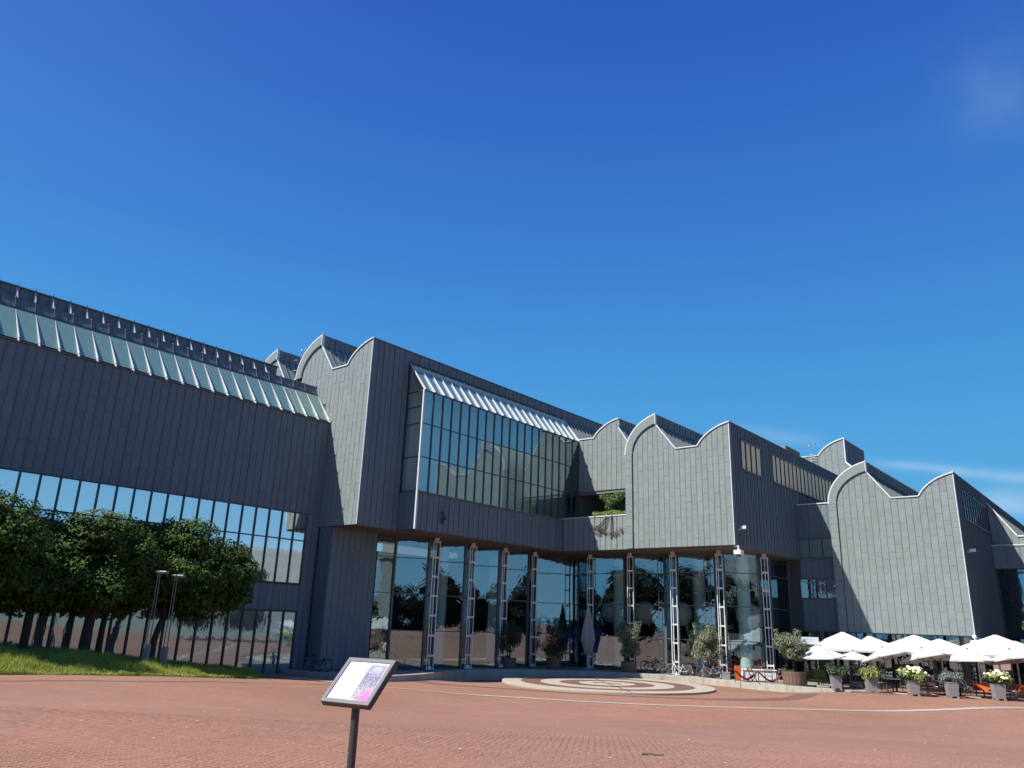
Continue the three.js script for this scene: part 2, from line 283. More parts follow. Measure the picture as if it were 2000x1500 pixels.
// standing-seam cladding: strips between s0 and s1, cut to the profile and round holes. Panels one by one, or joined per tone.
function clad(parent, frame, o) {
  const { s0, s1, w, bottom, top, rowH, holes = [], single = false, t = 0.03, tones = ZINC, gap = 0.026, rib = 0, seamTop = false, rowPhase = 0.5 } = o;
  const n = Math.max(1, Math.round((s1 - s0) / w)), ww = (s1 - s0) / n, bins = tones.map(() => []), ribs = [];
  for (let i = 0; i < n; i++) {
    const a = s0 + i * ww + gap / 2, b = s0 + (i + 1) * ww - gap / 2, mid = (a + b) / 2;
    const tops = [a, lerp(a, b, 0.25), mid, lerp(a, b, 0.75), b].map((s) => [s, (typeof top === 'function' ? top(s) : top)]);
    const high = Math.max(...tops.map((p) => p[1]));
    let spans = [[bottom, high + 1e-3]];
    for (const [h0, h1, y0, y1] of holes) if (mid > h0 && mid < h1) spans = spans.flatMap(([lo, hi]) => [[lo, Math.min(hi, y0)], [Math.max(lo, y1), hi]].filter(([p, q]) => q - p > 0.06));
    for (const [lo, hi] of spans) {
      let y = lo, first = true;
      while (y < hi - 0.02) {
        let next = y + rowH * (first ? (((i * rowPhase) % 1) * 0.98 + 0.02) + 0.0 : 1) ; if (first && next - y < 0.25) next += rowH; if (hi - next < 0.25) next = hi; first = false;
        const y1 = Math.min(next, hi) - 0.0105;
        const up = tops.map(([s, v]) => [s, Math.max(y + 0.002, Math.min(y1, v - 0.004))]);
        if (Math.max(...up.map((p) => p[1])) > y + 0.05) {
          const poly = [[a, y], [b, y], ...up.slice().reverse()];
          const k = Math.floor(rnd() * tones.length), g = plate(poly, t * rr(0.8, 1.25), frame);
          // slight oil-canning: each sheet is set a hair out of true
          if (single) part('zinc_panel', g, tones[k], parent); else bins[k].push(g);
        }
        y = next;
      }
    }
    if (rib && i > 0) { const s = s0 + i * ww, major = i % 2 === 0, tp = typeof top === 'function' ? Math.min(top(s - 0.02), top(s + 0.02)) : top; let sp = [[bottom, tp + (major ? 0.09 : -0.01)]];
      for (const [h0, h1, y0, y1] of holes) if (s > h0 && s < h1) sp = sp.flatMap(([lo, hi]) => [[lo, Math.min(hi, y0)], [Math.max(lo, y1), hi]].filter(([p, q]) => q - p > 0.06));
      for (const [lo, hi] of sp) { const r = major ? rib : rib * 0.55; ribs.push(new THREE.BoxGeometry(0.026, hi - lo, r + t).translate(s, (hi + lo) / 2, (r + t) / 2).applyMatrix4(frame)); } }
  }
  if (!single) bins.forEach((b, k) => b.length && part('zinc_panels', joined(b), tones[k], parent, { kind: 'stuff' }));
  if (ribs.length) part('standing_seams', joined(ribs), M.rib, parent, { kind: 'stuff' });
}
function bodyFrom(name, prof, bottom, z0, z1, label) { // block with the given roof profile between two z planes
  const poly = [[prof[0][0], bottom], [prof[prof.length - 1][0], bottom], ...prof.slice().reverse()];
  const g = new THREE.ExtrudeGeometry(new THREE.Shape(poly.map(([x, y]) => new THREE.Vector2(x, y))), { depth: z0 - z1, bevelEnabled: false }).translate(0, 0, z1);
  scaleUV(g, 0.2, 0.2);
  return part(name, g, [M.joint, M.roof], museum, label ? { label } : undefined);
}
const capping = (parent, pts, z, r = 0.055, dz = 0.05) => { const l = []; for (let i = 1; i < pts.length; i++) l.push(bar(V(pts[i - 1][0], pts[i - 1][1], z + dz), V(pts[i][0], pts[i][1], z + dz), r * 2)); part('edge_capping', joined(l), M.cap, parent); };
function roofRibs(parent, a, b, z0, z1, step = 0.62) { // seams running down a sloped roof from a to b, [x, y]
  const l = []; for (let z = z0 - 0.4; z > z1; z -= step) l.push(bar(V(a[0], a[1] + 0.03, z), V(b[0], b[1] + 0.03, z), 0.03, 0.09)); part('roof_seams', joined(l), M.rib, parent, { kind: 'stuff' });
}
// one gable of twin sheds: full left shell, valley, right shell (dimensions shared by all the blocks)
function gableProfile(xs, ys, xp, yp, vl, vr, yv, xr, yr) {
  return { left: arcPts(xs, ys, xp, yp, 180, 104), slope: [[xp, yp - 0.78], [vl, yv]], flat: [[vl, yv], [vr, yv]], right: arcPts(vr, yv, xr, yr, 158, 104, 10) };
}
function gable(name, P, bottom, z0, z1, w, single, opts = {}) {
  const prof = [...P.left, ...P.slope, [P.flat[1][0], P.flat[1][1]], ...P.right.slice(1)];
  const body = bodyFrom(name, prof, bottom, z0, z1);
  const xs = P.left[0][0], xp = P.left.at(-1)[0], ys = P.left[0][1], band = 0.56;
  // broad raised trim that follows the left shell
  const inner = arcPts(xs + band, ys, xp, P.left.at(-1)[1] - 0.70, 180, 104);
  part('arch_trim', plate([...P.left, ...inner.slice().reverse()], 0.16, ZF(z0), 0.22), ZINC[3], body);
  const rowsN = Math.max(1, Math.round((ys - bottom) / 0.53)), rh = (ys - bottom) / rowsN;
  if (opts.trimDown !== false) for (let i = 0; i < rowsN; i++) part('trim_panel', plate([[xs, bottom + i * rh], [xs + band, bottom + i * rh], [xs + band, bottom + (i + 1) * rh - 0.014], [xs, bottom + (i + 1) * rh - 0.014]], 0.16, ZF(z0)), ZINC[Math.floor(rnd() * 7)], body);
  const inTop = topOf([[xs + band, ys], ...inner.slice(1), ...P.slope.slice(1), P.flat[1], ...P.right.slice(1)]);
  clad(body, ZF(z0), { s0: xs + band + 0.03, s1: P.right.at(-1)[0] - 0.01, w, bottom, top: inTop, rowH: 1.02, single, ...opts.clad });
  capping(body, P.left, z0, 0.05, 0.12); capping(body, inner, z0, 0.018, 0.12); capping(body, P.slope, z0, 0.045, 0.06); capping(body, P.flat, z0, 0.04, 0.06); capping(body, P.right, z0, 0.045, 0.06);
  part('ridge_post', box(xp - 0.03, P.slope[0][1], z0 - 0.05, xp + 0.03, P.left.at(-1)[1] + 0.12, z0 + 0.17), M.cap, body);
  part('corner_post', box(P.right.at(-1)[0] - 0.02, bottom, z0 - 0.02, P.right.at(-1)[0] + 0.035, P.right.at(-1)[1] + 0.1, z0 + 0.035), M.cap, body);
  // roof surfaces behind the gable
  clad(body, XF(xp), { s0: -z0 + 0.06, s1: -z0 + 22, w: 0.46, bottom: P.slope[0][1], top: P.left.at(-1)[1] + 0.02, rowH: 3, tones: SHADED_ZINC, rib: 0.05 });
  roofRibs(body, P.slope[0], P.slope[1], z0, z0 - 22, 0.55);
  return body;
}
const paneGeo = new THREE.PlaneGeometry(1, 1);
function quad(parent, name, a, b, c, d, mat) { // a, b, c, d counter-clockwise
  const g = new THREE.BufferGeometry(); g.setAttribute('position', new THREE.Float32BufferAttribute([...a, ...b, ...c, ...a, ...c, ...d].flatMap((v) => v), 3)); g.setAttribute('uv', new THREE.Float32BufferAttribute([0, 0, 1, 0, 1, 1, 0, 0, 1, 1, 0, 1], 2)); g.computeVertexNormals();
  return part(name, g, mat, parent);
}
// a band of upright panes on a side wall x = X between s0 and s1 (s = -z)
function sideBand(name, X, s0, s1, ys, n, paneMat, o = {}) {
  const { back = M.dark, deep = 0.25, frame = M.frame, mw = 0.07, md = 0.1, label } = o;
  const band = part(name, box(X - deep - 0.03, ys[0], -s1, X - deep, ys.at(-1), -s0), back, museum, label ? { label } : undefined);
  const w = (s1 - s0) / n;
  for (let i = 0; i < n; i++) for (let r = 0; r < ys.length - 1; r++) {
    const p = mesh('pane', paneGeo, typeof paneMat === 'function' ? paneMat(i, r) : paneMat, band); p.scale.set(w - mw, ys[r + 1] - ys[r] - 0.06, 1); p.position.set(X, (ys[r] + ys[r + 1]) / 2, -(s0 + (i + 0.5) * w)); p.rotation.set(rr(-0.0012, 0.0012), Math.PI / 2 + rr(-0.0025, 0.0025), 0);
  }
  const mg = box(-md * 0.6, ys[0], -mw / 2, md * 0.4 + 0.03, ys.at(-1), mw / 2);
  for (let i = 0; i <= n; i++) { const p = mesh('mullion', mg, frame, band); p.position.set(X, 0, -(s0 + i * w)); }
  for (const y of ys) part('transom', box(X - 0.06, y - 0.035, -s1 - 0.03, X + 0.05, y + 0.035, -s0 + 0.03), frame, band);
  return band;
}

{ // ---- west wing, along the left of the square
  const poly = [[-41.78, -1.2], [-41.78, 15.9], [-41.95, 16.02], [-43.5, 18.12], [-43.8, 18.74], [-45.0, 18.74], [-60, 18.74], [-60, -1.2]];
  const g = new THREE.ExtrudeGeometry(new THREE.Shape(poly.map(([x, y]) => new THREE.Vector2(x, y))), { depth: 42.9, bevelEnabled: false }).translate(0, 0, -30.9);
  const wing = part('west_wing', g, M.joint);
  clad(wing, XF(-41.78), { s0: -8.2, s1: 30.65, w: 0.46, bottom: 9.72, top: 15.9, rowH: 2.3, tones: SHADED_ZINC, rib: 0.05, rowPhase: 0.37 });
  clad(wing, XF(-41.78), { s0: -8.2, s1: 30.65, w: 0.46, bottom: 3.78, top: 5.3, rowH: 3, tones: SHADED_ZINC, rib: 0.03 });
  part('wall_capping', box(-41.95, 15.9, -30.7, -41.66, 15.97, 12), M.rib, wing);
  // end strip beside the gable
  clad(wing, XF(-41.78), { s0: 29.75, s1: 30.65, w: 0.45, bottom: 0.3, top: 9.7, rowH: 2, tones: SHADED_ZINC, t: 0.05 });
  sideBand('window_strip', -41.73, -8.2 - 0.02, 29.7, [5.38, 8.0, 9.68], 41, M.mirror, { mw: 0.075, md: 0.12, deep: 0.04, back: M.paleBacking, label: 'long strip of mirroring windows' });  // pale backing sheet added behind the panes to lighten the mirrored sky
  sideBand('ground_floor_glazing', -41.73, -8.2 - 0.02, 29.7, [0.1, 3.7], 41, M.mirrorDim, { mw: 0.085, md: 0.14, deep: 0.04, back: M.paleBacking });  // backing stands for pale curtains behind the glass
  // sloped clerestory glazing with upright fins, and the leaning zinc band above it
  const cl = part('clerestory', box(-43.6, 15.9, -30.6, -43.4, 16.0, 11.5), M.dark, museum);
  const nC = 41, w = (30.62 + 8.2) / nC, dx = -43.5 + 41.93, dy = 18.12 - 16.05;
  const inX = 0.05, up = 0.04;
  for (let i = 0; i < nC; i++) {
    const z0 = 8.2 - i * w - 0.04, z1 = z0 - w + 0.08;
    quad(cl, 'pane', [[-41.93 + inX, 16.05 + up, z0], [-41.93 + inX, 16.05 + up, z1], [-43.5 + inX, 18.12 + up, z1], [-43.5 + inX, 18.12 + up, z0]][0], [-41.93 + inX, 16.05 + up, z1], [-43.5 + inX, 18.12 + up, z1], [-43.5 + inX, 18.12 + up, z0], M.skylight);
  }
  const nrm = V(2.07, 1.57, 0).normalize(), fin = new THREE.ExtrudeGeometry(new THREE.Shape([[-41.9, 16.05], [-41.9 + nrm.x * 0.19, 16.05 + nrm.y * 0.19], [-43.5 + nrm.x * 0.06, 18.12 + nrm.y * 0.06], [-43.5, 18.12]].map(([x, y]) => new THREE.Vector2(x, y))), { depth: 0.035, bevelEnabled: false });
  const finB = joined([bar(V(-43.5, 18.12, 0.025), V(-43.78, 18.8, 0.025), 0.05, 0.14), box(-43.86, 18.7, 0, -43.66, 18.86, 0.05)]);
  const finC = box(-41.86, 15.9, 0, -41.6, 16.06, 0.05);
  for (let i = 0; i <= nC; i++) { const z = 8.2 - i * w - 0.025; const a = mesh('glazing_fin', fin, M.cap, cl); a.position.z = z; const b = mesh('band_rib', finB, M.rib, cl); b.position.z = z; const c = mesh('seam_cap', finC, M.cap, cl); c.position.z = z; }
  const F = new THREE.Matrix4().makeBasis(V(0, 0, -1), V(-0.3, 0.62, 0).normalize(), V(0.62, 0.3, 0).normalize()).setPosition(-43.5, 18.14, 0);
  clad(cl, F, { s0: -8.2, s1: 30.65, w: 0.47, bottom: 0.0, top: 0.68, rowH: 3, tones: SHADED_ZINC, t: 0.03 });
  part('band_edge', box(-43.62, 18.08, -30.65, -43.4, 18.17, 8.2), M.frame, cl); part('band_edge', box(-43.9, 18.72, -30.65, -43.74, 18.80, 8.2), M.rib, cl);
  // upper tier with triangular fins
  const tier = part('upper_tier', box(-60, 18.3, -28.2, -45, 19.78, 12), M.joint, museum);
  clad(tier, XF(-45), { s0: -8.2, s1: 28.2, w: 0.47, bottom: 18.6, top: 19.78, rowH: 3, tones: SHADED_ZINC, t: 0.02 });
  part('roof_edge', box(-45.2, 19.78, -28.25, -44.9, 19.86, 12), M.rib, tier);
  const tri = new THREE.ExtrudeGeometry(new THREE.Shape([[-45, 19.86], [-44.28, 18.78], [-45, 18.78]].map(([x, y]) => new THREE.Vector2(x, y))), { depth: 0.05, bevelEnabled: false }), spike = box(-45.03, 19.8, 0, -44.95, 19.98, 0.05);
  for (let i = 0; i < 40; i++) { const z = 8.2 - i * w * 0.945 - 0.5; if (z < -28.1) break; const a = mesh('roof_fin', tri, M.cap, tier); a.position.z = z; const b = mesh('fin_tip', spike, M.rib, tier); b.position.z = z; }
}
{ // ---- near gable block: three sheds, the western one half hidden behind the wing
  const b1 = gableProfile(-46.15, 19.76, -43.5, 22.61, -42.04, -40.42, 19.82, -38.0, 21.25);
  const body = gable('near_gable', b1, 9.0, -30.7, -52, 0.45, true, { clad: { s0: -42.4 }, trimDown: false });
  clad(body, ZF(-30.7), { s0: -46.15 + 0.6, s1: -42.4, w: 0.45, bottom: 17.4, top: topOf([...arcPts(-46.15 + 0.56, 19.76, -43.5, 21.91, 180, 104), [-43.5, 21.83], [-42.04, 19.82]]), rowH: 1.02 });
  const b0 = gableProfile(-51.65, 19.76, -49.0, 22.61, -47.54, -46.2, 19.82, -46.15, 19.84);
  const k0 = gable('west_gable', b0, 15, -30.72, -52, 0.45, false, { trimDown: false });
  // long side wall, ridge to the north-east
  const back = bodyFrom('main_block', [[-60, 19.8], [-40.4, 19.8], [-40.38, 19.85], ...arcPts(-40.38, 19.85, -38.0, 21.22, 158, 104, 8)], 9.0, -52, -82);
  clad(back, XF(-38), { s0: 30.75, s1: 34.0, w: 0.47, bottom: 9.0, top: 21.2, rowH: 2.4, tones: SHADED_ZINC, rib: 0.05, rowPhase: 0.37 });
  clad(back, XF(-38), { s0: 34.0, s1: 80, w: 0.47, bottom: 20.5, top: 21.2, rowH: 3, tones: SHADED_ZINC, rib: 0.05 });
  part('ridge_capping', box(-38.1, 21.22, -80, -37.93, 21.29, -30.7), M.rib, back);
  // wall that closes the foyer under the near block, and its lower wall in the shade-tinted zinc
  const low = part('lower_wall', joined([box(-41.7, -0.5, -31.0, -40.46, 9, -30.78), box(-40.9, -0.5, -34.6, -40.46, 9, -30.78)]), M.joint, museum);
  clad(low, XF(-40.46), { s0: 30.8, s1: 34.6, w: 0.48, bottom: 0.4, top: 8.95, rowH: 2.1, tones: SHADED_ZINC, t: 0.035, rowPhase: 0.37 });
  clad(low, ZF(-30.78), { s0: -41.65, s1: -40.43, w: 0.45, bottom: 0.3, top: 8.98, rowH: 2.1, tones: SHADED_ZINC });
}
{ // ---- glazed bay
  const X = -36.3, z0 = -34.0, z1 = -52.1;
  const bay = part('glazed_bay', joined([box(-38, 9.0, -50.0, X - 0.05, 11.35, z0 - 0.04), box(-38.0, 11.35, z1, -37.9, 20.45, z0)]), M.joint, museum);
  clad(bay, XF(X - 0.05), { s0: 34.04, s1: 49.98, w: 0.5, bottom: 9.0, top: 11.36, rowH: 3, tones: SHADED_ZINC, rib: 0.05 });
  clad(bay, ZF(z0 - 0.04), { s0: -37.95, s1: -36.38, w: 0.5, bottom: 9.0, top: 11.36, rowH: 3, tones: SHADED_ZINC });
  part('room_back', joined([box(-37.88, 11.4, z1, -37.6, 20.2, z0 - 0.12), box(-37.9, 11.36, z1, -36.4, 11.42, z0 - 0.1)]), M.roomBay, bay);
  const n = 20, w = (52.05 - 34.04) / n, ys = [11.45, 13.7, 15.95, 18.2];
  for (let i = 0; i < n; i++) for (let r = 0; r < 3; r++) { const p = mesh('pane', paneGeo, M.mirrorBay, bay); p.scale.set(w - 0.05, 2.2, 1); p.position.set(X, (ys[r] + ys[r + 1]) / 2, -(34.04 + (i + 0.5) * w)); p.rotation.set(rr(-0.001, 0.001), Math.PI / 2 + rr(-0.0015, 0.0015), 0); }
  const mg = box(-0.08, 11.4, -0.045, 0.05, 18.25, 0.045);
  for (let i = 1; i <= n; i++) { const p = mesh('mullion', mg, M.frame, bay); p.position.set(X, 0, -(34.04 + i * w)); }
  for (const y of ys.slice(1, 3)) part('transom', box(X - 0.06, y - 0.03, z1, X + 0.03, y + 0.03, z0), M.frame, bay);
  part('sill', box(X - 0.1, 11.36, z1, X + 0.07, 11.46, z0 + 0.02), M.rib, bay); part('head', box(X - 0.1, 18.17, z1, X + 0.05, 18.26, z0), M.rib, bay);
  part('corner_profile', box(X - 0.06, 9.0, z0 - 0.06, X + 0.06, 18.25, z0 + 0.05), M.cap, bay);
  // sloped top
  const dz = 2.2, dxx = -1.65;
  for (let i = 0; i < n; i++) { const a = -(34.04 + i * w) - 0.03, b = a - w + 0.06; quad(bay, 'pane', [X, 18.24, a], [X, 18.24, b], [X + dxx, 18.24 + dz, b], [X + dxx, 18.24 + dz, a], M.skylight); }
  const nr = V(dz, -dxx, 0).normalize(), fin = new THREE.ExtrudeGeometry(new THREE.Shape([[X, 18.2], [X + nr.x * 0.17, 18.2 + nr.y * 0.17], [X + dxx + nr.x * 0.06, 18.2 + dz + nr.y * 0.06], [X + dxx, 18.2 + dz]].map(([x, y]) => new THREE.Vector2(x, y))), { depth: 0.05, bevelEnabled: false });
  for (let i = 0; i <= n; i++) { const f = mesh('glazing_fin', fin, M.cap, bay); f.position.z = -(34.04 + i * w) - 0.025; }
  part('head_rail', box(-38.0, 20.42, z1, -37.88, 20.52, z0), M.frame, bay);
  // glazed end that faces the square
  const yl = [11.45, 13.7, 15.95, 17.1, 18.2];
  for (let r = 0; r < 4; r++) { const p = mesh('pane', paneGeo, M.mirrorBay, bay); p.scale.set(1.45, yl[r + 1] - yl[r] - 0.05, 1); p.position.set(-37.12, (yl[r] + yl[r + 1]) / 2, z0); }
  quad(bay, 'pane', [-37.85, 18.23, z0], [X - 0.08, 18.23, z0], [-37.85, 20.35, z0], [-37.85, 20.35, z0], M.mirrorBay);
  for (const y of yl) part('transom', box(-37.95, y - 0.03, z0 - 0.04, X, y + 0.03, z0 + 0.03), M.frame, bay);
  part('mullion', box(-37.98, 11.4, z0 - 0.04, -37.9, 20.4, z0 + 0.03), M.frame, bay);
}
{ // ---- balcony block between bay and middle gable
  const prof = [[-38, 20.45], [-36.3, 18.36], [-34.8, 18.36], ...arcPts(-34.8, 18.36, -32.36, 19.72, 158, 104, 10).slice(1), [-32.36, 18.94], [-30.6, 16.3], [-26, 16.3]];
  const z = -52.1, zp = -50.02, g = (poly, y0) => poly;
  const body = bodyFrom('balcony_block', prof, 13.93, z, -82);
  clad(body, ZF(z), { s0: -36.28, s1: -30.3, w: 0.46, bottom: 13.95, top: topOf(prof), rowH: 1.3, single: false, gap: 0.03 });
  capping(body, [[-36.3, 18.4], [-34.8, 18.38]], z, 0.045); capping(body, arcPts(-34.8, 18.36, -32.36, 19.74, 158, 104, 10), z, 0.05); capping(body, [[-32.36, 18.96], [-30.6, 16.32]], z, 0.045);
  clad(body, XF(-32.36), { s0: 52.2, s1: 73, w: 0.46, bottom: 18.94, top: 19.74, rowH: 3, tones: SHADED_ZINC, rib: 0.05 });
  roofRibs(body, [-37.95, 20.42], [-36.3, 18.36], z, -73, 0.55); roofRibs(body, [-32.36, 18.94], [-30.6, 16.3], z, -73, 0.55);
  const par = part('balcony_parapet', joined([box(-36.35, 9.0, zp - 0.3, -29.8, 11.5, zp), box(-38.1, 9, -56.2, -26, 9.3, zp - 0.3)]), M.joint, museum);
  clad(par, ZF(zp), { s0: -36.26, s1: -30.3, w: 0.5, bottom: 9.0, top: 11.5, rowH: 3, rib: 0.05, gap: 0.03 });
  part('parapet_capping', box(-36.3, 11.5, zp - 0.35, -30.25, 11.58, zp + 0.08), M.cap, par);
  const room = part('balcony_room', joined([box(-38.2, 9.3, -56.6, -26, 13.93, -56.3), box(-36.6, 9.3, -56.3, -36.42, 13.93, z - 0.02), box(-36.4, 13.7, -56.3, -30.3, 13.92, z - 0.05)]), M.roomLight, museum);
  for (let i = 0; i < 5; i++) quad(room, 'pane', [-36.3 + i * 1.2, 9.4, -56.1], [-35.2 + i * 1.2, 9.4, -56.1], [-35.2 + i * 1.2, 13.6, -56.1], [-36.3 + i * 1.2, 13.6, -56.1], M.skylight);
  for (let i = 0; i < 6; i++) part('mullion', box(-36.4 + i * 1.2, 9.3, -56.15, -36.3 + i * 1.2, 13.7, -56.0), M.frameGrey, room);
}
{ // ---- middle gable block
  const b2 = gableProfile(-30.27, 16.0, -27.66, 18.85, -26.07, -24.35, 16.05, -21.94, 17.49);
  const body = gable('middle_gable', b2, 9.0, -49.75, -76, 0.44, true);
  const holes = [[51.5, 55.27, 14.42, 16.62], [57.25, 72.2, 14.42, 16.55]];
  clad(body, XF(-21.94), { s0: 49.8, s1: 62.0, w: 0.31, bottom: 9.0, top: 17.45, rowH: 30, tones: SHADED_ZINC, rib: 0.06, holes });
  clad(body, XF(-21.94), { s0: 62.0, s1: 76, w: 0.31, bottom: 13.3, top: 17.45, rowH: 30, tones: SHADED_ZINC, rib: 0.06, holes });
  part('ridge_capping', box(-22.05, 17.46, -76, -21.87, 17.54, -49.75), M.rib, body);
  for (const [s0, s1, n] of [[51.54, 55.24, 4], [57.28, 72.1, 17]]) {
    const win = part('side_window', box(-21.96, 14.42, -s1, -21.93, 16.6, -s0), M.dark, museum), w = (s1 - s0) / n;
    for (let i = 0; i < n; i++) { const p = part('pane', box(-21.925, 14.5, -(s0 + (i + 0.74) * w), -21.905, 16.5, -(s0 + i * w) - 0.04), M.blind, win); part('reveal', box(-21.93, 14.5, -(s0 + (i + 1) * w) + 0.02, -21.885, 16.5, -(s0 + (i + 0.93) * w)), M.frame, win); }
    part('frame', joined([box(-21.93, 16.5, -s1, -21.84, 16.6, -s0), box(-21.93, 14.42, -s0 - 0.05, -21.86, 16.5, -s0)]), M.frameGrey, win); part('sill', box(-21.93, 14.34, -s1, -21.78, 14.44, -s0), M.rib, win);
  }
  // roof box and the taller block behind
  const rb = part('roof_box', box(-24.6, 16.5, -66.7, -23.0, 18.6, -63.4), M.joint, museum); clad(rb, XF(-23), { s0: 63.42, s1: 66.68, w: 0.46, bottom: 17, top: 18.6, rowH: 3, tones: SHADED_ZINC, rib: 0.04 }); clad(rb, ZF(-63.4), { s0: -24.6, s1: -23, w: 0.5, bottom: 17, top: 18.6, rowH: 3 });
  const tp = [[-31, 20.2], [-24.4, 20.2], ...arcPts(-24.4, 20.2, -21.9, 21.6, 158, 104, 10).slice(1), [-21.9, 19.3], [-20.1, 17.4]];
  const tall = bodyFrom('rear_tower', [...tp.slice(0, -2), [-21.9, 19.3], [-20.1, 17.4]], 10, -76, -82.5);
  clad(tall, ZF(-76), { s0: -28, s1: -20.15, w: 0.62, bottom: 14, top: topOf(tp), rowH: 1.6, single: false }); clad(tall, XF(-21.9), { s0: 76.05, s1: 82.4, w: 0.55, bottom: 19.2, top: 21.6, rowH: 4, tones: SHADED_ZINC, rib: 0.05 });
  capping(tall, arcPts(-24.4, 20.2, -21.9, 21.62, 158, 104, 10), -76, 0.06); capping(tall, [[-28, 20.2], [-24.4, 20.2]], -76, 0.05); capping(tall, [[-21.9, 19.3], [-20.1, 17.4]], -76, 0.08);
  part('corner_post', box(-21.95, 19.3, -76.02, -21.84, 21.7, -75.94), M.cap, tall);
  // caged roof ladders
  const ladder = (x, y, z, h, name) => { const L = []; for (const dx of [-0.22, 0.22]) { L.push(rod(V(x + dx, y, z), V(x + dx, y + h, z), 0.025), tube([V(x + dx, y + h, z), V(x + dx, y + h + 0.9, z), V(x + dx, y + h + 1.05, z - 0.3), V(x + dx, y + h + 0.95, z - 0.8)], 0.025, 10, 5)); } for (let k = 0; k < h / 0.32; k++) L.push(rod(V(x - 0.22, y + k * 0.32, z), V(x + 0.22, y + k * 0.32, z), 0.018)); for (let k = 1; k < h; k += 0.8) { const t = new THREE.TorusGeometry(0.38, 0.02, 5, 16, Math.PI * 1.4); t.rotateX(Math.PI / 2).rotateY(-0.7); t.translate(x, y + k, z + 0.3); L.push(t); } part('roof_ladder', joined(L), M.steel, museum); };
  ladder(-24.9, 17.4, -75.6, 3.0); ladder(-46.9, 19.6, -31.4, 2.0);
}
{ // ---- recess and right-hand gable block
  const zr = -61.95, rec = part('recess_block', box(-23, 3.7, -66, -17.5, 13.25, zr - 0.02), M.joint, museum);
  const wins = [[-22.15, -19.2, 9.1, 10.57], [-22.1, -19.15, 6.08, 7.52]];
  clad(rec, ZF(zr - 0.02), { s0: -22, s1: -18.2, w: 0.5, bottom: 3.7, top: 13.25, rowH: 1.7, tones: SHADED_ZINC, rib: 0.035, holes: wins });
  part('recess_capping', box(-22, 13.25, zr - 0.4, -18.2, 13.34, zr + 0.08), M.cap, rec);
  wins.forEach(([a, b, y0, y1], k) => { const w = part('recess_window', box(a, y0, zr - 0.03, b, y1, zr - 0.015), k ? M.dark : M.roomBay, museum); for (let i = 0; i < 3; i++) { const s = (b - a) / 3; quad(w, 'pane', [a + i * s + 0.04, y0 + 0.04, zr + 0.02], [a + (i + 1) * s - 0.04, y0 + 0.04, zr + 0.02], [a + (i + 1) * s - 0.04, y1 - 0.04, zr + 0.02], [a + i * s + 0.04, y1 - 0.04, zr + 0.02], k ? M.mirror : M.mirrorDim); part('mullion', box(a + i * s - 0.03, y0, zr - 0.01, a + i * s + 0.03, y1, zr + 0.06), M.frame, w); } part('frame', joined([box(a, y1 - 0.03, zr, b, y1 + 0.05, zr + 0.06), box(a, y0 - 0.08, zr, b, y0 + 0.02, zr + 0.09)]), M.frameGrey, w); });
  const b3 = gableProfile(-19.1, 13.03, -16.16, 16.05, -14.65, -12.8, 13.2, -10.46, 14.7);
  const body = gable('right_gable', b3, 3.7, -61.0, -100, 0.46, false);
  const holes = [[63.1, 76.2, 11.65, 13.75]];
  clad(body, XF(-10.46), { s0: 61.05, s1: 73, w: 0.31, bottom: 3.7, top: 14.66, rowH: 30, tones: SHADED_ZINC, rib: 0.05, holes });
  clad(body, XF(-10.46), { s0: 73, s1: 98, w: 0.31, bottom: 10, top: 14.66, rowH: 30, tones: SHADED_ZINC, rib: 0.05, holes });
  part('ridge_capping', box(-10.56, 14.67, -98, -10.39, 14.75, -61), M.rib, body);
  const win = part('side_window', box(-10.46, 11.7, -76.1, -10.44, 13.7, -63.15), M.dark, museum);
  for (let i = 0; i < 14; i++) { const z = -63.15 - i * 0.925; quad(win, 'pane', [-10.42, 11.75, z - 0.05], [-10.42, 11.75, z - 0.88], [-10.42, 13.65, z - 0.88], [-10.42, 13.65, z - 0.05], M.mirrorDim); part('mullion', box(-10.45, 11.7, z - 0.03, -10.36, 13.7, z + 0.03), M.frameGrey, win); }
  part('sill', box(-10.45, 11.6, -76.1, -10.3, 11.7, -63.1), M.rib, win); part('head', box(-10.45, 13.7, -76.1, -10.37, 13.76, -63.1), M.frameGrey, win);
  // far block at the picture's right edge and what follows it
  const fp = [[-10.46, 14.2], [-8.6, 11.45], [-7.0, 11.45], ...arcPts(-7.0, 11.45, -4.6, 12.9, 158, 104, 10).slice(1), [-4.6, 12.1], [-3.0, 9.8], [3, 9.8]];
  const far = bodyFrom('far_gable', fp, 8.9, -73.2, -110);
  clad(far, ZF(-73.2), { s0: -10.4, s1: -3, w: 0.46, bottom: 8.9, top: topOf(fp), rowH: 1.1 }); capping(far, [[-10.4, 14.2], [-8.6, 11.45], [-7, 11.45]], -73.2, 0.06); roofRibs(far, [-10.46, 14.2], [-8.6, 11.45], -73.2, -98, 0.55);
  const fl = part('far_parapet', box(-10.44, 8.9, -73.1, -2, 10.65, -72.6), M.joint, museum); clad(fl, ZF(-72.6), { s0: -10.4, s1: -2, w: 0.9, bottom: 8.9, top: 10.65, rowH: 3, rib: 0.04 }); part('parapet_capping', box(-10.44, 10.65, -73.1, -2, 10.75, -72.5), M.cap, fl);
  const fg = part('far_glazing', box(-10.4, 0, -74.2, 3, 8.9, -74.0), M.room, museum); for (let i = 0; i < 6; i++) { quad(fg, 'pane', [-10.3 + i * 1.3, 0.3, -73.3], [-9.1 + i * 1.3, 0.3, -73.3], [-9.1 + i * 1.3, 8.85, -73.3], [-10.3 + i * 1.3, 8.85, -73.3], M.mirrorDim); part('mullion', box(-10.4 + i * 1.3, 0, -73.4, -10.3 + i * 1.3, 8.9, -73.25), M.frame, fg); }
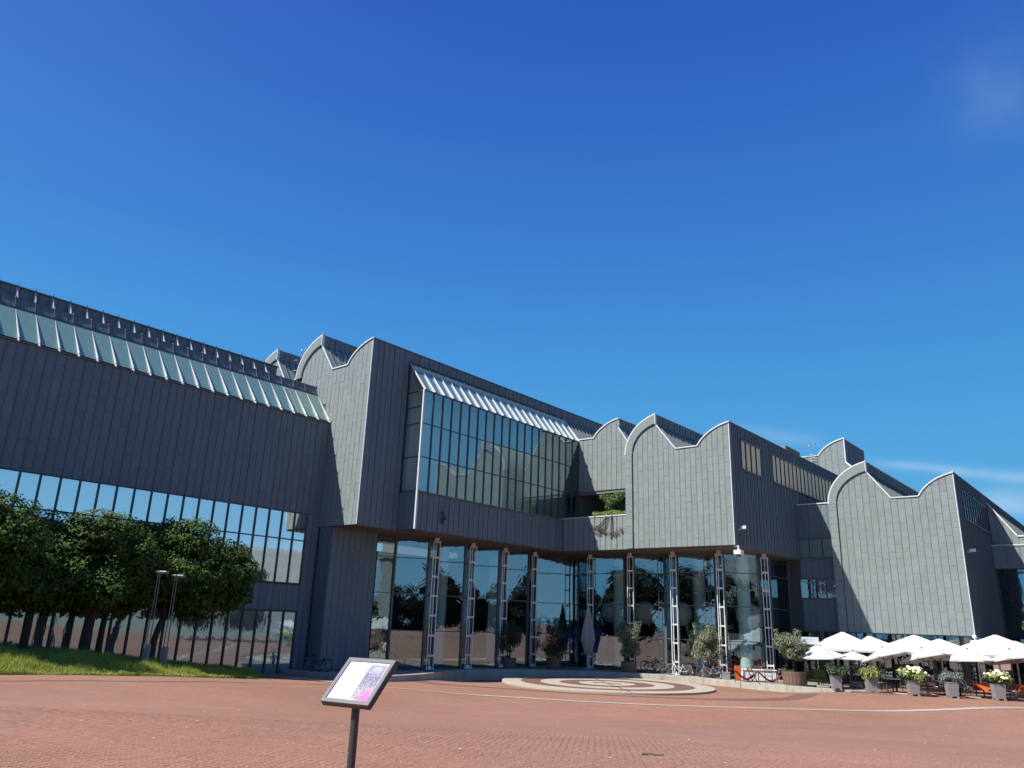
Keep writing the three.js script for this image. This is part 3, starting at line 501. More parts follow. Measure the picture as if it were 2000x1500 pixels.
  // restaurant glazing under the right-hand blocks
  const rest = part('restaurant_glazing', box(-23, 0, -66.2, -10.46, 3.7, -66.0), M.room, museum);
  for (let i = 0; i < 9; i++) { const a = -22.9 + i * 1.38; quad(rest, 'pane', [a + 0.05, 0.35, -63.6], [a + 1.33, 0.35, -63.6], [a + 1.33, 3.65, -63.6], [a + 0.05, 3.65, -63.6], M.lobby); part('mullion', box(a - 0.04, 0.3, -63.66, a + 0.04, 3.7, -63.54), M.frameGrey, rest); }
  part('transom', box(-23, 2.35, -63.65, -10.5, 2.43, -63.55), M.frameGrey, rest);
  for (let i = 0; i < 6; i++) part('post', new THREE.CylinderGeometry(0.11, 0.11, 3.5, 12).translate(-20.6 + i * 1.85, 1.95, -61.6), M.frameGrey, rest);
}
{ // ---- soffits
  const s = part('soffit', joined([box(-41.6, 8.93, -62, -38.02, 8.995, -30.82), box(-38.02, 8.935, -50.06, -36.4, 8.998, -34.1), box(-38.02, 8.93, -62, -30.1, 8.99, -50.1), box(-30.1, 8.935, -62, -22.02, 8.997, -49.85)]), M.soffit, museum);
  part('soffit_right', joined([box(-22.9, 3.64, -66, -19, 3.695, -62.05), box(-19, 3.645, -66, -10.55, 3.697, -61.1)]), M.soffit, museum);
}
{ // ---- foyer: saw-tooth glazing, interior, round columns
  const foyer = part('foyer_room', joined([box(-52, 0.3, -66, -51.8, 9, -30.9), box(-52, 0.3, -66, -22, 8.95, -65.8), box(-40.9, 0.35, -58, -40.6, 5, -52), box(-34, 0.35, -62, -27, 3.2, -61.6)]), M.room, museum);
  const P = [[-40.42, -34.6], [-40.42, -36.25], [-38.68, -37.75], [-39.95, -39.9], [-38.6, -41.3], [-39.95, -43.6], [-38.52, -45.0], [-39.85, -47.3], [-38.6, -48.65], [-40.0, -51.3], [-37.7, -54.2], [-35.4, -52.9], [-33.1, -53.95], [-31.62, -52.9], [-29.75, -54.35], [-27.95, -53.0], [-25.7, -54.6], [-24.5, -53.4], [-22.9, -55.85], [-22.85, -57.7], [-23.0, -62.0]];
  const Y = [0.5, 2.78, 5.15, 7.5, 8.93];
  const glz = part('foyer_glazing', joined(P.slice(0, -1).map((p, i) => bar(V(p[0], 0.42, p[1]), V(P[i + 1][0], 0.42, P[i + 1][1]), 0.12, 0.16))), M.frame, museum);
  part('floor', new THREE.ExtrudeGeometry(new THREE.Shape([...P, [-23, -65.8], [-51.8, -65.8], [-51.8, -31.2], [-40.9, -31.2]].map(([x, z]) => new THREE.Vector2(x, -z))), { depth: 0.06, bevelEnabled: false }).rotateX(-Math.PI / 2).translate(0, 0.34, 0), std(0.07, 0.068, 0.065, 0.4), foyer);
  P.forEach((p, i) => { if (i) part('mullion', box(p[0] - 0.075, 0.4, p[1] - 0.075, p[0] + 0.075, 8.94, p[1] + 0.075), M.frameGrey, glz); });
  for (let i = 0; i < P.length - 1; i++) for (let r = 0; r < 4; r++) {
    const [a, b] = [P[i], P[i + 1]], L = Math.hypot(b[0] - a[0], b[1] - a[1]);
    const p = mesh('pane', paneGeo, M.lobby, glz); p.scale.set(L - 0.12, Y[r + 1] - Y[r] - 0.04, 1); p.position.set((a[0] + b[0]) / 2, (Y[r] + Y[r + 1]) / 2, (a[1] + b[1]) / 2); p.rotation.order = 'YXZ'; p.rotation.set(rr(-0.004, 0.004), Math.atan2(-(b[1] - a[1]), b[0] - a[0]) + rr(-0.006, 0.006), 0);
    if (r) { part('transom', bar(V(a[0], Y[r], a[1]), V(b[0], Y[r], b[1]), 0.08, 0.06), M.frameGrey, glz); }
  }
  for (const [x, z] of [[-24.2, -56.0], [-35.0, -56.2], [-43.5, -44], [-45, -52], [-29.5, -59.5]]) part('round_column', new THREE.CylinderGeometry(0.46, 0.46, 8.6, 32).translate(x, 4.66, z), M.teal, foyer);
  for (const x of [-36.6, -33.4, -30.2, -27.2, -24.6]) part('globe_lamp', new THREE.SphereGeometry(0.92, 28, 20).translate(x, 4.65, -57.6), M.globe, foyer);
  part('blue_poster', box(-40.4, 0.6, -55.6, -36.0, 3.2, -55.5).rotateY(0), M.blue, foyer); part('stair_beam', joined([bar(V(-38.5, 5.1, -55), V(-36.3, 0.4, -54.9), 0.18), bar(V(-38.5, 5.1, -55), V(-40.6, 0.4, -55.2), 0.18)]), M.frameGrey, foyer);
  // slender lattice columns
  const tri = [[0.22, 0.12], [-0.22, 0.12], [0, -0.24]];
  const hole = new THREE.Shape([[-0.2, -0.058], [0.2, -0.058], [0.2, 0.058], [-0.2, 0.058]].map(([x, y]) => new THREE.Vector2(x, y)));
  for (const hx of [-0.105, 0, 0.105]) { const h = new THREE.Path(); h.absarc(hx, 0, 0.026, 0, Math.PI * 2, true); hole.holes.push(h); }
  const gus = new THREE.ExtrudeGeometry(hole, { depth: 0.02, bevelEnabled: false, curveSegments: 8 });
  const chord = new THREE.CylinderGeometry(0.029, 0.029, 8.3, 10).translate(0, 4.58, 0);
  const foot = joined([box(-0.26, 0.4, -0.3, 0.26, 0.44, 0.2), box(-0.1, 0.44, -0.1, 0.1, 0.6, 0.1)]), head = joined([box(-0.14, 8.66, -0.14, 0.14, 8.93, 0.14), box(-0.26, 8.6, -0.28, 0.26, 8.66, 0.18)]);
  const cols = [[-38.42, -38.2, 0.9], [-38.4, -41.9, 0.9], [-38.38, -45.5, 0.9], [-38.4, -49.15, 0.9], [-35.3, -52.35, 0.75], [-31.6, -52.3, 0.72], [-27.93, -52.25, 0.7], [-24.42, -52.5, 0.68], [-22.45, -55.9, 0.35]];
  const proto = mesh('lattice_column', foot, M.white, museum);
  for (const [x, z] of tri) { const c = mesh('chord', chord, M.white, proto); c.position.set(x, 0, z); }
  for (let y = 1.25; y < 8.4; y += 1.27) for (let k = 0; k < 3; k++) { const a = tri[k], b = tri[(k + 1) % 3], g = mesh('gusset_plate', gus, M.white, proto); g.position.set((a[0] + b[0]) / 2, y, (a[1] + b[1]) / 2); g.rotation.y = Math.atan2(-(b[1] - a[1]), b[0] - a[0]); }
  mesh('head_bracket', head, M.frameLight, proto);
  cols.forEach(([x, z, t], i) => { const c = i ? proto.clone() : proto; c.position.set(x, 0, z); c.rotation.y = t; if (i) museum.add(c); });
}
{ // spotlights and cameras on the walls
  const cam = (x, y, z, turn, name, label) => { const t = thing('wall_camera', label, 'camera', [x, y, z], turn); t.scale.setScalar(0.78); mesh('bracket', joined([box(-0.04, -0.04, 0, 0.04, 0.04, 0.35), box(-0.12, -0.12, -0.02, 0.12, 0.12, 0.02)]), M.frameLight, t); const h = mesh('housing', new RoundedBoxGeometry(0.24, 0.26, 0.5, 3, 0.05).translate(0.0, 0.14, 0.4), M.white, t); mesh('lens', new THREE.CylinderGeometry(0.09, 0.09, 0.06, 16).rotateX(Math.PI / 2).translate(0, 0.14, 0.67), M.black, h); };
  cam(-21.88, 10.1, -50.5, Math.PI / 2, '', 'small white camera on the dark side wall of the middle gable');
  cam(-10.4, 9.3, -62.3, Math.PI / 2, '', 'small white camera on the dark side wall of the right gable');
  const pr = thing('hanging_projector', 'white projector box hung under the corner of the middle gable', 'projector', [-21.75, 9.0, -49.9]);
  mesh('arm', joined([box(-0.35, -0.12, -0.05, 0.06, -0.04, 0.05), box(-0.05, -0.36, -0.05, 0.05, -0.1, 0.05)]), M.frameLight, pr); mesh('housing', new RoundedBoxGeometry(0.5, 0.3, 0.55, 3, 0.06).translate(0, -0.5, 0), M.white, pr); mesh('lens', new THREE.CylinderGeometry(0.12, 0.14, 0.14, 18).translate(0, -0.7, 0.05), M.black, pr);
}

// ------------------------------------------------------------------ lawn bank on the left
const edgeX = (z) => interp(-z, [4, 10.45, 12.76, 15.5, 19.83, 22.81, 24.9, 26.8], [-29.6, -30.98, -31.86, -32.5, -34.1, -35.0, -37.3, -41.0]);
const bankY = (x, z) => groundY(x, z) + lerp(0.46, 0.03, ss(15, 26, -z)) * ss(0, 5, edgeX(z) - x) + 0.05 * fbm(x * 0.6, 1, z * 0.6);
{
  const rows = []; for (let z = -3; z >= -26.9; z -= 0.4) { const e = edgeX(z); rows.push(Array.from({ length: 26 }, (_, j) => [lerp(e, -41.76, j / 25), z])); }
  structure('lawn', sheet(rows, (x, z) => bankY(x, z) + 0.015, (x, z) => [x * 0.4, z * 0.4]), std(0.06, 0.085, 0.022, 1, 0, { map: mottled }), 'grass bank between the brick plaza and the west wing', 'lawn');
  const blade = []; // a tuft of bent blades
  const tuft = (seedK, n, h) => { const pos = [], idx = []; for (let i = 0; i < n; i++) { const a = rnd() * 6.28, r = rnd() * 0.1, bx = Math.cos(a) * r, bz = Math.sin(a) * r, d = rnd() * 6.28, l = h * rr(0.55, 1.1), w = rr(0.006, 0.011), lean = rr(0.05, 0.45) * l, cx = Math.cos(d), cz = Math.sin(d), k = pos.length / 3; pos.push(bx - cz * w, 0, bz + cx * w, bx + cz * w, 0, bz - cx * w, bx + cx * lean * 0.35 - cz * w * 0.8, l * 0.6, bz + cz * lean * 0.35 + cx * w * 0.8, bx + cx * lean * 0.35 + cz * w * 0.8, l * 0.6, bz + cz * lean * 0.35 - cx * w * 0.8, bx + cx * lean, l, bz + cz * lean); idx.push(k, k + 1, k + 2, k + 1, k + 3, k + 2, k + 2, k + 3, k + 4); } const g = new THREE.BufferGeometry(); g.setAttribute('position', new THREE.Float32BufferAttribute(pos, 3)); g.setIndex(idx); g.computeVertexNormals(); return g; };
  const gm = phys(1, 1, 1, 0.8, 0, { transmission: 0.35, thickness: 0, side: THREE.DoubleSide }), N = 15000, inst = new THREE.InstancedMesh(tuft(1, 11, 0.42), gm, N), o = new THREE.Object3D();
  for (let i = 0; i < N; i++) {
    const z = -rr(3, 26.9), e = edgeX(z), u = Math.pow(rnd(), 1.5), x = lerp(e + 0.12 * fbm(z * 2, 4, 1), -41.6, u);
    const lush = 0.5 + 0.7 * ss(-0.3, 0.35, fbm(x * 0.5, 5, z * 0.5)), s = lush * rr(0.6, 1.1) * lerp(0.45, 1, ss(0.0, 0.9, e - x)) * lerp(1.25, 0.85, ss(8, 24, -z));
    o.position.set(x, bankY(x, z) - 0.01, z); o.rotation.set(0, rnd() * 6.28, 0); o.scale.set(1.1, s, 1.1); o.updateMatrix(); inst.setMatrixAt(i, o.matrix);
    const dry = clamp(0.45 + 0.9 * fbm(x * 0.8, 2, z * 0.8) + rr(-0.25, 0.25)); inst.setColorAt(i, lin(lerp(0.22, 0.46, dry), lerp(0.31, 0.46, dry), lerp(0.03, 0.06, dry)));
  }
  inst.name = 'tall_grass'; inst.castShadow = inst.receiveShadow = true; inst.userData = { kind: 'stuff', label: 'tall unmown grass along the plaza edge under the trees', category: 'grass' }; scene.add(inst);
}
structure('bare_soil_edge', ribbon([[-30.6, -9], [-31.0, -10.45], [-31.86, -12.76], [-32.5, -15.5], [-34.1, -19.83], [-35.0, -22.81], [-37.2, -24.9]], [[0, 0.2, 0.35, 0.55, 0.7, 1], [0.25, 0.5, 0.2, 0.45, 0.22, 0.6]], 80, 0.011, 2), std(0.14, 0.105, 0.06, 1, 0, { map: speck }), 'strip of bare dry soil between lawn and brick paving', 'soil');
// ------------------------------------------------------------------ trees
const leafShape = (L, W) => { const p = [0, 0, 0, -W, 0.12 * L, 0.38 * L, 0, -0.02 * L, 0.5 * L, W, 0.12 * L, 0.38 * L, 0, -0.18 * L, L]; const g = new THREE.BufferGeometry(); g.setAttribute('position', new THREE.Float32BufferAttribute(p, 3)); g.setIndex([0, 2, 1, 0, 3, 2, 1, 2, 4, 2, 3, 4]); g.computeVertexNormals(); return g; };
const leafMat = phys(1, 1, 1, 0.8, 0, { specularIntensity: 0.35, transmission: 0.24, thickness: 0, side: THREE.DoubleSide });
const bark = std(0.055, 0.045, 0.036, 0.95, 0, { map: mottled });
function crownOf(parent, lumps, n, geo, tint, spread = 1, mat = leafMat, gaps = 0) { // leaves spread over and just inside a set of lumps
  const inst = new THREE.InstancedMesh(geo, mat, n), o = new THREE.Object3D(), d = V(0, 0, 0), tot = lumps.reduce((s, l) => s + l[3] * l[3], 0), q = new THREE.Quaternion();
  let i = 0;
  lumps.forEach((l, li) => { const m = li === lumps.length - 1 ? n - i : Math.round(n * l[3] * l[3] / tot);
    for (let k = 0; k < m && i < n; k++, i++) {
      d.set(rr(-1, 1), rr(-1, 1), rr(-1, 1)); while (d.lengthSq() > 1 || d.lengthSq() < 0.02) d.set(rr(-1, 1), rr(-1, 1), rr(-1, 1)); d.normalize();
      if (gaps && fbm(l[0] * 0.9 + d.x * l[3] * 1.1 + 3, l[1] * 1.3 + d.y * l[3] * 1.5, l[2] * 0.9 + d.z * l[3] * 1.1, 3) < gaps) { d.y = -Math.abs(d.y) * 0.6; d.multiplyScalar(0.62); }
      const r = l[3] * (1 - 0.5 * Math.pow(rnd(), 2.2)) * (1 + 0.34 * fbm(l[0] + d.x * 1.6, l[1] + d.y * 1.6, l[2] + d.z * 1.6)), sq = l[4] ?? 0.8;
      o.position.set(l[0] + d.x * r, l[1] + d.y * r * sq, l[2] + d.z * r);
      const az = Math.atan2(d.x, d.z) + rr(-0.8, 0.8); o.rotation.set(0, 0, 0); o.rotation.order = 'YXZ'; o.rotation.y = az; o.rotation.x = rr(0.05, 0.7) + (0.35 - 0.55 * d.y); o.rotation.z = rr(-0.4, 0.4);
      o.scale.setScalar(rr(0.65, 1.25) * spread); o.updateMatrix(); inst.setMatrixAt(i, o.matrix); inst.setColorAt(i, tint(d));
    } });
  inst.name = 'crown'; inst.castShadow = inst.receiveShadow = true; parent.add(inst); return inst;
}
const mapleLeaf = leafShape(0.15, 0.065);
const mapleTint = (d) => { const k = rr(0.6, 1.25), y = rnd() < 0.2 ? 1.25 : 1; return lin(0.062 * k * y, 0.118 * k, 0.020 * k); };
function plazaTree(label, x, z, dx, dz, r, top, bottom, trunkR) {
  const y0 = bankY(x, z), t = thing('plaza_tree', label, 'tree', [x, y0 - 0.1, z], 0, 'trees on the grass bank');
  const H = top - y0, B = bottom - y0, cy = (H + B) / 2, ry = (H - B) / 2, C = [dx, cy, dz];
  const lumps = [];
  for (let i = 0; i < 24; i++) { const y = rr(-0.8, 0.9), a = i * 2.4 + rr(-0.3, 0.3), k = Math.sqrt(1 - (y > 0 ? y * y : y * y * 0.35)) * (r - 0.75); lumps.push([C[0] + Math.cos(a) * k * 0.72, C[1] + y * (ry - 0.6), C[2] + Math.sin(a) * k, rr(0.85, 1.4), 0.72]); }
  for (let i = 0; i < 9; i++) lumps.push([C[0] + rr(-0.45, 0.45) * r * 0.8, C[1] + rr(-0.75, 0.2) * ry, C[2] + rr(-0.55, 0.55) * r, 1.5, 0.7]);
  crownOf(t, lumps, 56000, mapleLeaf, mapleTint, 1, leafMat, -0.06);
  const tr = new THREE.CatmullRomCurve3([V(0, -0.3, 0), V(0.02, B * 0.5, 0.03), V(dx * 0.25, B + 0.3, dz * 0.25), V(dx * 0.7, cy, dz * 0.7)]), g = new THREE.TubeGeometry(tr, 14, trunkR, 12), p = g.attributes.position;
  for (let i = 0; i < p.count; i++) { const k = Math.floor(i / 13) / 14, c = tr.getPointAt(Math.min(1, k)), f = lerp(1.15, 0.5, k) * (1 + 0.15 * fbm(p.getX(i) * 5, p.getY(i) * 2, p.getZ(i) * 5)) + (k < 0.08 ? 0.25 : 0); p.setXYZ(i, c.x + (p.getX(i) - c.x) * f, p.getY(i), c.z + (p.getZ(i) - c.z) * f); } g.computeVertexNormals();
  mesh('trunk', scaleUV(g, 3, 1), bark, t);
  const limbs = []; for (let i = 0; i < 7; i++) { const a = i * 0.9 + rr(-0.2, 0.2); limbs.push(tube([V(dx * 0.2, B * 0.85, dz * 0.2), V(dx * 0.4 + Math.cos(a) * r * 0.3, B + ry * 0.45, dz * 0.4 + Math.sin(a) * r * 0.3), V(dx + Math.cos(a) * r * 0.7, cy + ry * 0.1, dz + Math.sin(a) * r * 0.7)], trunkR * 0.35, 10, 6)); }
  mesh('limbs', joined(limbs), bark, t); return t;
}
plazaTree('big dark tree at the left picture edge, nearest of the row', -37.4, -10.4, 0.1, 0.2, 2.9, 8.6, 3.6, 0.2);
plazaTree('tree with a thin trunk, second from the left picture edge', -39.6, -14.0, 0, 0.2, 2.4, 7.9, 3.6, 0.15);
plazaTree('tree with the stoutest trunk, near the middle of the leafy row', -39.0, -16.4, 0.1, -0.1, 2.8, 8.15, 3.5, 0.25);
plazaTree('slim tree between the stoutest trunk and the two lamps', -39.8, -17.4, 0, -0.3, 2.3, 7.9, 3.6, 0.15);
plazaTree('round-crowned tree behind the two lamps, last of the row', -39.5, -19.9, 0.2, -1.4, 2.95, 8.45, 3.4, 0.16);

// twin lamps before the trees
const darkSteel = std(0.14, 0.145, 0.15, 0.5, 0.3);
{
  const lamp = thing('street_lamp', 'left one of two slim double-stemmed lamps before the trees', 'lamp', [-36.3, bankY(-36.3, -18.0) - 0.1, -18.0], 0.64, 'slim lamps on the grass bank');
  mesh('pedestal', joined([new RoundedBoxGeometry(0.24, 1.1, 0.24, 2, 0.02).translate(0, 0.55, 0), box(-0.16, 0, -0.16, 0.16, 0.06, 0.16)]), std(0.22, 0.23, 0.22, 0.7, 0, { map: mottled }), lamp);
  mesh('stem', rod(V(-0.09, 1.0, 0), V(-0.045, 4.2, 0), 0.026), darkSteel, lamp); mesh('stem', rod(V(0.09, 1.0, 0), V(0.045, 4.2, 0), 0.026), darkSteel, lamp);
  mesh('lamp_head', joined([new RoundedBoxGeometry(0.62, 0.12, 0.34, 3, 0.05).translate(0.12, 4.30, 0), box(-0.08, 4.08, -0.04, 0.08, 4.28, 0.04)]), std(0.16, 0.17, 0.18, 0.4, 0.4), lamp);
  mesh('diffuser', box(-0.05, 4.218, -0.12, 0.38, 4.24, 0.12), std(0.3, 0.3, 0.3, 0.3), lamp);
  copyOf(lamp, [-36.3, bankY(-36.3, -18.85) - 0.1, -18.85], 0.64, 'right one of two slim double-stemmed lamps before the trees');
}
// ------------------------------------------------------------------ plants in tubs on the terrace
const oliveLeaf = leafShape(0.13, 0.024), oliveMat = phys(1, 1, 1, 0.55, 0, { transmission: 0.15, thickness: 0, side: THREE.DoubleSide });
const oliveTint = () => { const k = rr(0.6, 1.35); return lin(0.17 * k, 0.20 * k, 0.115 * k); };
const darkTint = () => { const k = rr(0.6, 1.3); return lin(0.06 * k, 0.085 * k, 0.035 * k); };
const T0 = 0.34; // terrace surface
function barrel(parent, r, h) {
  const st = []; for (let i = 0; i < 20; i++) { const a = i / 20 * 6.283, w = 2 * Math.PI * r / 20 * 0.95; st.push(box(-w / 2, 0, -0.03, w / 2, h, 0.03).translate(0, 0, r).applyMatrix4(new THREE.Matrix4().makeRotationY(a))); }
  const g = joined(st), p = g.attributes.position; for (let i = 0; i < p.count; i++) { const k = lerp(0.88, 1, p.getY(i) / h); p.setX(i, p.getX(i) * k); p.setZ(i, p.getZ(i) * k); } g.computeVertexNormals();
  const b = mesh('barrel', g, M.oldWood, parent); for (const y of [0.22, 0.78]) mesh('hoop', new THREE.CylinderGeometry(r * lerp(0.88, 1, y) + 0.042, r * lerp(0.88, 1, y) + 0.04, 0.05, 28, 1, true).translate(0, h * y, 0), M.frameGrey, b);
  mesh('soil', new THREE.CylinderGeometry(r * 0.96, r * 0.9, h * 0.9, 24).translate(0, h * 0.45, 0), M.soil, parent);
}
function tubTree(label, x, z, r, h, y0, crownR, crownY, n, tint, stretch = 1, wide = 1, sprigs = 0) {
  const t = thing('tub_tree', label, 'potted tree', [x, T0 + 0.02, z], rnd() * 3);
  barrel(t, r, h);
  mesh('stem', joined([0, 1, 2].map((k) => tube([V(0.04 * k, h * 0.8, 0), V(rr(-0.15, 0.15), h + 0.35, rr(-0.15, 0.15)), V(rr(-0.35, 0.35), crownY - 0.2, rr(-0.35, 0.35))], 0.035, 8, 6))), bark, t);
  const lumps = []; for (let i = 0; i < 16; i++) { const a = i * 2.4, k = rr(0.2, 0.8) * crownR, y = rr(-0.75, 0.7) * crownR * stretch; lumps.push([Math.cos(a) * k * wide, crownY + y, Math.sin(a) * k, rr(0.28, 0.48) * crownR, 0.9]); }
  for (let i = 0; i < sprigs; i++) { const a = i * 2.1, k = rr(0.1, 0.8) * crownR * wide; for (let j = 0; j < 4; j++) lumps.push([Math.cos(a) * k * (1 + j * 0.08), crownY + crownR * stretch * (0.7 + j * 0.16), Math.sin(a) * k, 0.12, 1.3]); }
  crownOf(t, lumps, n, oliveLeaf, tint, 1, oliveMat); return t;
}
tubTree('silvery olive bush in a half barrel, standing sunlit before the second round column', -31.2, -51.35, 0.56, 0.75, 0, 1.05, 2.15, 8000, oliveTint, 1.05, 1.1, 9);
tubTree('dark shaded bush in a barrel just left of the furled parasol', -36.4, -49.2, 0.55, 0.75, 0, 1.0, 2.0, 6000, darkTint, 1.3, 1, 5);
tubTree('dark olive bush in a black tub, leftmost potted tree before the foyer', -38.0, -45.9, 0.5, 0.7, 0, 1.05, 2.15, 6000, darkTint, 0.95, 1.15, 4);
tubTree('broad olive bush standing behind the parked bicycles', -25.4, -52.3, 0.5, 0.5, 0, 1.12, 2.3, 8000, oliveTint, 0.9, 1.15, 4);
tubTree('spreading olive in a big brown barrel beside the deckchair cloths', -18.9, -50.75, 0.72, 0.85, 0, 1.0, 2.35, 8000, oliveTint, 0.75, 1.45, 5);
// climbing plants on the balcony
{
  const tr = thing('balcony_shrub', 'young leafy tree growing in the balcony opening', 'shrub', [-32.1, 11.3, -50.7]);
  mesh('stem', tube([V(0, -1.5, 0), V(0.05, 0.8, 0), V(-0.1, 1.9, 0.1)], 0.05, 8, 6), bark, tr);
  crownOf(tr, [[-0.1, 1.6, 0.1, 0.5], [0.6, 1.75, 0.2, 0.4], [-0.3, 1.1, 0, 0.3], [-0.1, 0.6, 0, 0.25], [1.1, 1.9, 0.1, 0.25], [-0.8, 1.9, 0.2, 0.25]], 1500, oliveLeaf, () => { const k = rr(0.6, 1.3); return lin(0.11 * k, 0.19 * k, 0.045 * k); }, 1.1, oliveMat);
  const fl = thing('balcony_planting', 'low bright green planting along the balcony edge', 'plants', [-31.7, 11.6, -50.25]);
  const l = []; for (let i = 0; i < 12; i++) l.push([-1.6 + i * 0.25, 0.12 + rr(0, 0.12), rr(-0.1, 0.1), rr(0.16, 0.28)]);
  const cr = crownOf(fl, l, 2600, oliveLeaf, () => { const k = rr(0.7, 1.4); return lin(0.17 * k, 0.25 * k, 0.05 * k); }, 1, oliveMat); cr.name = 'foliage';
  const vine = thing('hanging_vine', 'withered vine hanging down the sunny balcony front', 'vine', [-31.7, 11.5, -49.95]);
  const vs = []; for (let i = 0; i < 9; i++) { const a = rr(-1.9, 1.2); vs.push(tube([V(a * 0.25, 0, 0.05), V(a * 0.6, -0.6 - rnd() * 0.5, 0.06), V(a, -0.7 - 0.7 * rnd(), 0.06), V(a * 0.7, -1.4, 0.05)], 0.018, 12, 4)); }
  mesh('stem', joined([...vs, tube([V(0, 0.1, 0.04), V(0.05, -0.8, 0.05), V(-0.05, -1.7, 0.04)], 0.035, 8, 5)]), bark, vine);
  const vl = []; for (let i = 0; i < 22; i++) { const a = rr(-1.4, 1.1); vl.push([a, -1.05 - 0.55 * Math.cos(a * 1.2) * rr(0.7, 1.1) + 0.3, 0.06, 0.12, 1]); }
  const c2 = crownOf(vine, vl, 420, oliveLeaf, () => { const k = rr(0.6, 1.2); return lin(0.10 * k, 0.09 * k, 0.06 * k); }, 0.9, oliveMat); c2.name = 'foliage';
  const dv = thing('bracket_plant', 'small dark dried plant fixed to the wall under the bay', 'plant', [-36.25, 10.0, -36.4]); crownOf(dv, [[0, 0, 0, 0.22], [0, 0.35, 0, 0.12], [0.05, -0.3, 0, 0.12]], 260, oliveLeaf, () => lin(0.03, 0.032, 0.03), 0.8, oliveMat).name = 'foliage';
}
// ------------------------------------------------------------------ information sign in front
{
  const s = thing('info_sign', 'slanted information panel with grey frame on a round post, nearest to the camera', 'sign', [-5.41, 1.8, -4.5]);
  const w = V(0.982, 0, -0.18).normalize(), back = V(-0.18, 0, -0.982).normalize(), tau = 45.5 * D, sl = back.clone().multiplyScalar(Math.cos(tau)).add(V(0, Math.sin(tau), 0)), nn = new THREE.Vector3().crossVectors(w, sl);
  const q = new THREE.Group(); q.name = 'panel';
  const fr = new THREE.Matrix4().makeBasis(w, sl, nn).setPosition(-0.008, 1.185, -0.06);
  const W = 0.51, H = 0.468, b = 0.034, frame = new THREE.Shape([[-W / 2, -H / 2], [W / 2, -H / 2], [W / 2, H / 2], [-W / 2, H / 2]].map(([x, y]) => new THREE.Vector2(x, y)));
  frame.holes.push(new THREE.Path([[-W / 2 + b, -H / 2 + b], [-W / 2 + b, H / 2 - b], [W / 2 - b, H / 2 - b], [W / 2 - b, -H / 2 + b]].map(([x, y]) => new THREE.Vector2(x, y))));
  const grey = std(0.135, 0.14, 0.145, 0.4, 0.2), greyDark = std(0.04, 0.042, 0.044, 0.45, 0.1);
  const f = mesh('frame', new THREE.ExtrudeGeometry(frame, { depth: 0.012, bevelEnabled: true, bevelSize: 0.002, bevelThickness: 0.002, bevelSegments: 2 }).applyMatrix4(fr), grey, s);
  mesh('tray', new RoundedBoxGeometry(W, H, 0.045, 2, 0.006).translate(0, 0, -0.026).applyMatrix4(fr), greyDark, s);
  const tex = canvasTexture(1024, 930, (c, cw, ch) => {
    c.fillStyle = '#ffffff'; c.fillRect(0, 0, cw, ch);
    const sm = (() => { let a = 11; return () => { a = (a * 16807) % 2147483647; return a / 2147483647; }; })();
    const line = (x, y, len, col, wd) => { c.fillStyle = col; let u = x; while (u < x + len) { const k = 8 + sm() * 26; c.fillRect(u, y, k, wd); u += k + 7; } };
    line(70, 82, 110, '#7d7d84', 7); line(70, 108, 190, '#77777e', 8); line(70, 270, 170, '#88888e', 7); line(70, 320, 300, '#808088', 8); line(70, 345, 230, '#8c8c92', 7); for (let i = 0; i < 5; i++) line(70, 420 + i * 24, 280 - i * 18, '#b4b4b8', 5);
    // the picture on the right: a dense crowd in a round hall, violet above, magenta glow below
    const x0 = 560, y0 = 50, x1 = 985, y1 = 880;
    const gr = c.createLinearGradient(0, y0, 0, y1); gr.addColorStop(0, '#a7a6ad'); gr.addColorStop(0.18, '#a3a5bb'); gr.addColorStop(0.35, '#77759c'); gr.addColorStop(0.55, '#9291ad'); gr.addColorStop(0.75, '#dedde4'); gr.addColorStop(1, '#fbfafc'); c.fillStyle = gr; c.fillRect(x0, y0, x1 - x0, y1 - y0);
    c.fillStyle = '#c3cdea'; c.beginPath(); c.ellipse(790, 170, 105, 80, 0, 0, 7); c.fill(); c.strokeStyle = '#6a6f9d'; c.lineWidth = 5; for (let i = 0; i < 9; i++) { c.beginPath(); c.moveTo(790, 240); c.lineTo(790 + 190 * Math.cos(Math.PI + i * Math.PI / 8), 240 + 185 * Math.sin(Math.PI + i * Math.PI / 8)); c.stroke(); }
    for (let i = 0; i < 5200; i++) { const v = sm(), y = y0 + v * (y1 - y0), x = x0 + sm() * (x1 - x0), k = sm(); c.fillStyle = v < 0.22 ? (k < 0.6 ? '#4c4c54' : '#c9c9ce') : v < 0.5 ? (k < 0.35 ? '#f4f3ff' : k < 0.7 ? '#2f2c62' : '#15142a') : (k < 0.55 ? '#131318' : k < 0.75 ? '#fbfbff' : '#8c86c0'); const s2 = 3 + v * 7; c.fillRect(x, y, s2 * (0.5 + sm()), s2); }
    for (const yy of [225, 305]) { for (let i = 0; i < 26; i++) { c.fillStyle = sm() < 0.6 ? '#ffffff' : '#3b3570'; c.fillRect(x0 + i * 16, yy + sm() * 18, 11, 9); } }
    const g2 = c.createRadialGradient(930, 900, 20, 930, 900, 330); g2.addColorStop(0, 'rgba(190,90,235,0.8)'); g2.addColorStop(0.45, 'rgba(240,110,215,0.6)'); g2.addColorStop(0.75, 'rgba(255,120,170,0.35)'); g2.addColorStop(1, 'rgba(255,170,190,0)'); c.fillStyle = g2; c.fillRect(500, 560, 524, 370);
  });
  mesh('printed_sheet', new THREE.PlaneGeometry(W - 2 * b + 0.004, H - 2 * b + 0.004).translate(0, 0, 0.0035).applyMatrix4(fr), std(0.66, 0.66, 0.66, 0.4, 0, { map: tex }), f);
